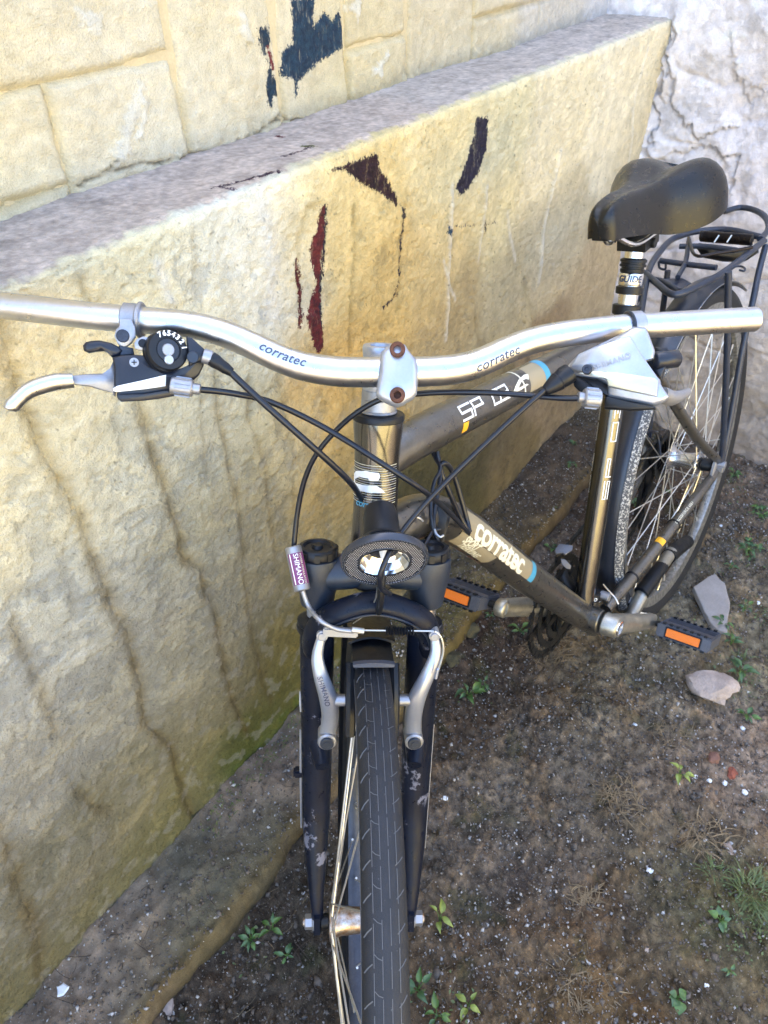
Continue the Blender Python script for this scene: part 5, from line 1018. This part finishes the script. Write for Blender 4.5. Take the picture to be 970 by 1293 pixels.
def strands(name, m, n, L, r0, seed, dens=None, lift=.003, K=6):
    r = np.random.default_rng(seed); s, q = r.uniform(-.6, 1.6, n), r.uniform(.01, 1.0, n)
    if dens is not None: k = r.random(n) < dens(s, q); s, q = s[k], q[k]
    n = len(s); a = r.uniform(0, 6.28, n); l = L*r.uniform(.4, 1.5, n); b = r.normal(0, .9, n); ph = r.random(n); V = []
    for k in range(K):
        t = k/(K-1); an = a+b*t; s = s+np.cos(an)*l/K; q = q+np.sin(an)*l/K; w = r0*(1-.5*t)
        P = WT*s[:, None]+WN*(q-WD)[:, None]+np.array([0, 0, 1.])*(ghv(s, q)+lift*(.35+1.4*math.sin(t*3.1)*ph))[:, None]
        sd = (-WT*np.sin(an)[:, None]+WN*np.cos(an)[:, None])*w; V += [P-sd, P+sd+np.array([0, 0, w*.6])]
    V = np.stack(V, 1); F = np.array([(2*k, 2*k+1, 2*k+3, 2*k+2) for k in range(K-1)])
    return stuff_mesh(name, V.reshape(-1, 3), (F[None]+2*K*np.arange(n)[:, None, None]).reshape(-1, 4), m)
strands('rootlets', 'twig', 3200, .045, .0006, 11, lambda s, q: np.clip(pn(s, q, 4, 501)+.35, .12, 1))
strands('dry_grass_litter', 'straw', 2200, .036, .00045, 12, lambda s, q: np.clip(pn(s, q, 5, 502)*1.6+.05, .05, 1))
def lump(name, m, px, size, label, cat, seed, flat=.6, group=None, z=0., depth=.3):
    c = gpt(*px, z); r = np.random.default_rng(seed); bm = bmesh.new(); bmesh.ops.create_icosphere(bm, subdivisions=3, radius=1)
    off = r.uniform(0, 50, 3); sx, sy = (size, size*r.uniform(.75, 1.)) if np.isscalar(size) else size; an = r.uniform(0, 3)
    pl_ = [unit(r.normal(size=3)) for _ in range(9)]; dd = [r.uniform(.62, .92) for _ in range(9)]
    for v in bm.verts:
        p = np.array(v.co)
        for n_, d_ in zip(pl_, dd):
            e = p@n_-d_
            if e > 0: p = p-n_*e*.85
        p = p*(1+.20*float(perlin(np.array([p[0]*2+off[0]]), np.array([p[1]*2+p[2]*1.7+off[1]]), seed)[0])+.09*float(perlin(np.array([p[0]*7+off[0]]), np.array([p[1]*7+p[2]*6]), seed+1)[0]))
        x, y = p[0]*sx, p[1]*sy; v.co = (x*math.cos(an)-y*math.sin(an), x*math.sin(an)+y*math.cos(an), p[2]*flat*min(sx, sy))
    me = bpy.data.meshes.new(name); bm.to_mesh(me); bm.free()
    for p in me.polygons: p.use_smooth = True
    me.set_sharp_from_angle(angle=R_(28)); me.materials.append(M[m]); o = bpy.data.objects.new(name, me); COL.objects.link(o)
    o.location = (float(c[0]), float(c[1]), float(c[2]+flat*min(sx, sy)*(.5-depth))); return tag(o, label, cat, group)
def slabstone(name, m, px, th, label, cat, seed, z=.006):
    P = [gpt(x, y, z) for x, y in px]; zz = max(p[2] for p in P)+th*.8; r = np.random.default_rng(seed); Q = []
    for i, p in enumerate(P):
        a, b = p, P[(i+1) % len(P)]
        for k in range(4): t = k/4; q = a+(b-a)*t; q = q+np.append(r.normal(0, .10*th, 2), 0); q[2] = zz+r.normal(0, .0006)+.15*(q[1]-P[0][1])*0; Q.append(q if k == 0 or th > .005 else p+(b-p)*t)
    mb = MB(); prism(mb, Q, (0, 0, 1), th*1.6, .0022); o = mb.build(name, M[m], None, sharp=35); return tag(o, label, cat)
slabstone('stone', 'slate', [(874,745),(894,731.6),(901,728.6),(915,741),(920,764),(917,804.6),(899,795),(886,771)], .010, 'flat pointed grey slab of stone lying beyond the left pedal', 'stone', 1)
lump('stone', 'stone_pink', (897, 872), (.052, .040), 'chunky pinkish pale stone lying below the left pedal, right of centre', 'stone', 22, .55, depth=.15)
lump('brick_fragment', 'brick', (925, 976), .0125, 'bright red brick fragment lying on the soil near the right edge', 'brick fragment', 5, .8)
lump('brick_fragment', 'brick2', (900, 959), .0135, 'dull brown brick fragment beside the bright red one', 'brick fragment', 6, .7)
lump('mossy_stone', 'moss_stone', (592, 795), (.030, .022), 'rounded dark mossy stone just right of the front fork', 'stone', 7, .7, depth=.25)
lump('mossy_stone', 'moss_stone', (574, 832), (.024, .020), 'smaller mossy stone nearer the camera, below its rounded neighbour', 'stone', 8, .7, depth=.3)
for (px, sz, lb, sd) in [((822,1097),.0062,'angular white stone chip alone on the soil at lower right',31),((880,977),.0055,'white pebble left of the two brick fragments',32),((897,984),.005,'small white pebble just under the brown brick fragment',33),((917,986),.0055,'pale pebble between the red brick fragment and a white pebble',34),
    ((942,998),.006,'roundish grey pebble right of the red brick fragment',35),((803,912),.0045,'small white chip on the soil left of the pinkish stone',36),((940,917),.0055,'white chip below right of the pinkish stone',37),((895,1240),.005,'white chip near the bottom right corner of the yard',38),((562,1010),.0055,'white chip close to the right side of the front fork',39),((590,1178),.004,'small whitish chip level with the front axle',40),((912,660),.0045,'whitish chip on the soil right of the rear wheel',41),((958,760),.005,'pale chip at the right edge beyond the grey slab of stone',42),((818,1198),.004,'tan pebble low on the right of the yard',43)]:
    lump('pebble', 'plaster' if sd != 43 else 'stone_pink', px, sz, lb, 'pebble', sd, .7, 'loose pale pebbles on the soil', depth=.1)
slabstone('plaster_flake', 'plaster', [(72,1246),(80,1241),(88,1246),(80,1257),(72,1259)], .002, 'small white plaster flake lying on the slab at the foot of the plinth', 'plaster flake', 3, .04)
slabstone('bark_flake', 'stone_pink', [(915,1062),(922,1060),(932,1074),(930,1080),(921,1074)], .002, 'beige elongated flake on the soil near the right edge', 'bark flake', 4, .006)
lump('stone', 'stone_pink', (209, 1262), (.010, .016), 'small pink stone set in the worn edge of the footing slab', 'stone', 9, .6, z=.02)
# weeds
def leaf_mesh(L, W, fold, bend, tip=1.):
    V = []; F = []; n = 7
    for i in range(n+1):
        t = i/n; w_ = W*math.sin(math.pi*min(1, t**.75*1.0))*(1-.15*t)+.0004; z_ = bend*L*(t-1.5*t*t); x = L*t
        V += [(x, -w_, z_+fold*w_+random.uniform(-1, 1)*W*.05), (x, -w_*.5, z_+fold*w_*.4), (x, 0, z_), (x, w_*.5, z_+fold*w_*.4), (x, w_, z_+fold*w_+random.uniform(-1, 1)*W*.05)]
    for i in range(n):
        for k in range(4): F.append((i*5+k, i*5+k+1, i*5+k+6, i*5+k+5))
    return V, F
LM = []
for k in range(5):
    me = bpy.data.meshes.new('leaf'); V, F = leaf_mesh(1, random.uniform(.2, .27), random.uniform(.2, .5), random.uniform(.3, .7)); me.from_pydata(V, [], F)
    for p in me.polygons: p.use_smooth = True
    me.materials.append(M['leaf' if k % 2 else 'leaf2']); LM.append(me)
LM2 = []
for me in LM[:3]: m2 = me.copy(); m2.materials.clear(); m2.materials.append(M['leaf_y']); LM2.append(m2)
def weed(px, size, n, label, wide=1., up=.25, seed=0, yellow=False, z=.01, stem=.4, group=None):
    r = random.Random(seed); b = gpt(*px, z); root = empty('weed', b, label, 'weed', group)
    mb = MB(); tips = []
    for i in range(n):
        a = 2*math.pi*i/n+r.uniform(-.5, .5); l = size*r.uniform(.3, .9)*stem; h_ = size*r.uniform(.2, .9)*up*1.6+.003
        e = b+np.array([math.cos(a)*l, math.sin(a)*l, h_]); tube(mb, [b, b+(e-b)*.5+np.array([0, 0, h_*.25]), e], [.0009, .0008, .0006], 4, 2); tips.append((e, a, h_))
    mb.build('stem', M['leaf'], root)
    for e, a, h_ in tips:
        for q in range(1 if stem < .5 else 3):
            o = bpy.data.objects.new('leaf', r.choice(LM2 if yellow else LM)); COL.objects.link(o); o.parent = root; o.location = (e-b).tolist()
            l = size*r.uniform(.55, 1.)*(.6 if stem >= .5 else 1); o.scale = (l, l*wide, l); o.rotation_euler = (r.uniform(-.4, .4), -r.uniform(-.1, .55), a+r.uniform(-.4, .4)+(q-1)*1.0*(stem >= .5))
    return root
def tuft(px, size, n, label, seed=0, m='grass', name='grass_tuft', spread=1., group=None, z=.0):
    r = random.Random(seed); b = gpt(*px, z); mb = MB()
    for i in range(n):
        a = r.uniform(0, 6.28); s0 = b+np.array([math.cos(a), math.sin(a), 0])*size*(.5 if name == 'straw_clump' else .25)*math.sqrt(r.random())*spread; l = size*r.uniform(.4, 1.2); a = r.uniform(0, 6.28) if name == 'straw_clump' else a+r.uniform(-1.2, 1.2); ln = r.uniform(.85, 1.15) if name == 'straw_clump' else r.uniform(.3, 1.1); cu = r.uniform(-.7, .7) if name == 'straw_clump' else r.uniform(-.3, .3); w_ = .0007*r.uniform(.6, 1.4)
        zf = .35 if name == 'straw_clump' else .9; P = [s0+np.array([math.cos(a+cu*t)*l*ln*t, math.sin(a+cu*t)*l*ln*t, .003+l*zf*(t-.85*ln*t*t)]) for t in (0, .3, .6, .85, 1)]; sd_ = np.array([-math.sin(a), math.cos(a), .2]); V = []
        for k, p in enumerate(P): q = w_*(1, 1.1, .9, .5, .1)[k]; V += [p-sd_*q, p+sd_*q]
        mb.add(V, [(2*k, 2*k+1, 2*k+3, 2*k+2) for k in range(4)])
    o = mb.build(name, M[m], None); return tag(o, label, 'grass tuft' if 'grass' in name or 'straw' in name else 'weed', group)
weed((592,872), .030, 6, 'green weed with narrow leaves on bare soil right of the front fork', seed=1)
weed((612,858), .020, 4, 'small upright sprig just behind the weed right of the fork', seed=2)
weed((657,792), .024, 6, 'bright green seedling between the right crank and the front mudguard', seed=3)
weed((528,1248), .032, 5, 'large-leaved weed touching the right side of the front tyre at the bottom', seed=4)
weed((552,1283), .024, 5, 'broad-bladed weed at the bottom edge right of the tyre', seed=5)
weed((592,1268), .022, 4, 'tiny yellowish seedling near the bottom edge right of the tyre', seed=6, yellow=True)
weed((316,1183), .020, 7, 'bunch of small weeds in shade left of the front fork', seed=7)
weed((344,1172), .020, 5, 'upright weed close against the left fork end', seed=8, up=.7)
weed((362,1205), .018, 5, 'low weed just under the left axle nut', seed=9)
weed((858,1257), .018, 6, 'small four-leaved clover-like weed at lower right', wide=2.2, seed=10)
weed((912,790), .024, 6, 'weed growing beside the grey slab of stone', seed=11, up=.5)
weed((934,852), .028, 8, 'leafy weed right of the pinkish stone', seed=12, up=.5)
weed((922,815), .022, 5, 'slim weed above the pinkish stone', seed=13, up=.6)
weed((880,815), .018, 4, 'weed peeping out under the left pedal', seed=14)
weed((948,690), .034, 8, 'trailing weed at the right edge level with the chain stay', seed=15, stem=.8)
weed((925,712), .020, 5, 'small weed between rear tyre and trailing weed', seed=16)
weed((962,645), .030, 8, 'bushy green weed at the far right edge', seed=17, stem=.7)
weed((928,598), .022, 6, 'weed behind the rear axle at the foot of the rubble wall', seed=18, up=.5)
weed((806,508), .022, 5, 'weed at the wall foot seen past the silver shift lever', seed=19)
weed((804,632), .022, 5, 'round-leaved weed seen through the rear spokes', wide=1.8, seed=20)
weed((720,600), .018, 5, 'tiny weed on the dirt near the seat tube', seed=21, wide=1.5)
weed((700,672), .020, 5, 'little weed on the footing slab beside the seat tube', seed=22, wide=1.4, z=.04)
weed((724,562), .014, 4, 'faint weed on the slab below the plinth corner', seed=23, wide=1.5, z=.04)
weed((840,620), .016, 4, 'weed in the shade behind the rear hub', seed=24)
weed((858,980), .022, 5, 'yellow green weed left of the brown brick fragment', seed=25, yellow=True, up=.6)
weed((556,1160), .026, 4, 'thin yellow green shoot right of the right fork end', seed=26, yellow=True, up=.9)
weed((912,1160), .018, 6, 'low weed left of the big grass tuft', wide=1.6, seed=27)
weed((925,1222), .014, 4, 'bluish seedling near the bottom right corner', seed=28)
weed((945,900), .022, 6, 'low weed between the pinkish stone and the right edge', seed=29)
weed((940,770), .020, 5, 'weed right of the grey slab of stone', seed=30, up=.5)
weed((620,775), .014, 4, 'small weed under the right crank', seed=31)
tuft((950,1128), .034, 150, 'big loose green grass tuft at the right edge', 1, spread=3.)
tuft((965,1165), .024, 50, 'smaller green grass tuft below the big one', 2, spread=2.5)
tuft((934,835), .030, 40, 'fine grass tuft behind the pinkish stone', 3, spread=2.)
tuft((900,1100), .022, 40, 'short sparse grass left of the big tuft', 4, spread=3.)
tuft((740,1262), .040, 130, 'clump of dry yellow straw near the bottom edge', 5, 'straw', 'straw_clump', 2.5)
tuft((785,1010), .034, 90, 'curled dry straw clump in the middle of the bare soil', 6, 'straw', 'straw_clump', 2.2)
tuft((738,1130), .026, 70, 'small tan straw clump on dark soil', 7, 'straw', 'straw_clump', 1.8)
tuft((655,1110), .024, 60, 'brown dead straw clump right of the fork end', 8, 'twig', 'straw_clump', 2.)
tuft((690,820), .050, 90, 'tangle of dead stems under the chainring', 9, 'straw', 'straw_clump', 2.)
tuft((668,800), .045, 60, 'dark tangle of dead roots left of the chainring', 10, 'twig', 'straw_clump', 2.)
tuft((890,1055), .036, 60, 'dead brown grass clump right of the soil patch', 11, 'straw', 'straw_clump', 2.)
tuft((850,930), .030, 60, 'rust-brown dead grass left of the brick fragments', 12, 'straw', 'straw_clump', 2.4)
o = strands('moss_threads', 'moss', 30000, .008, .0006, 33, lambda s, q: ((s > .45) & (s < 1.05) & (q < .05))*1., .004)
for sd_, px in enumerate([((612,775),(640,830),(655,880),(690,960)),((575,770),(600,850),(640,905)),((700,780),(712,815),(704,845),(690,870))]):
    mb = MB(); tube(mb, [gpt(*p)+np.array([0, 0, .006]) for p in px], .0009, 5, 5); tag(mb.build('dead_stem', M['twig'], None), ['long thin dead stem trailing over the soil from the right crank', 'shorter dead stem lying beside the mossy stones', 'wiry dead stem hanging under the chainring'][sd_], 'dead stem')

rg2 = np.random.default_rng(77); V = []; F = []
for (px, py), rad, n in (((948,700),.05,70),((925,612),.035,40),((958,645),.045,70),((912,795),.03,35),((940,865),.05,70),((945,1140),.06,120),((600,868),.03,20),((960,780),.05,60),((930,1175),.05,60),((905,720),.03,20),((700,660),.03,14),((560,1270),.04,24),((320,1190),.04,24)):
    c = gpt(px, py)
    for _ in range(n):
        x, y = c[0]+rg2.normal(0, rad*.6), c[1]+rg2.normal(0, rad*.6); z = float(ghv(np.array([np.dot([x, y, 0], WT)]), np.array([np.dot([x, y, 0], WN)+WD]))[0])
        l = rg2.uniform(.003, .008); a = rg2.uniform(0, 6.28); u = np.array([math.cos(a), math.sin(a), rg2.uniform(.1, .8)]); v = np.array([-math.sin(a), math.cos(a), rg2.uniform(-.3, .3)])*rg2.uniform(.2, .4)
        b = np.array([x, y, z+rg2.uniform(0, .006)]); k = len(V); V += [b, b+u*l*.45+v*l, b+u*l+np.array([0, 0, -l*.2]), b+u*l*.45-v*l]; F.append((k, k+1, k+2, k+3))
stuff_mesh('ground_cover', np.array(V), np.array(F), 'grass')
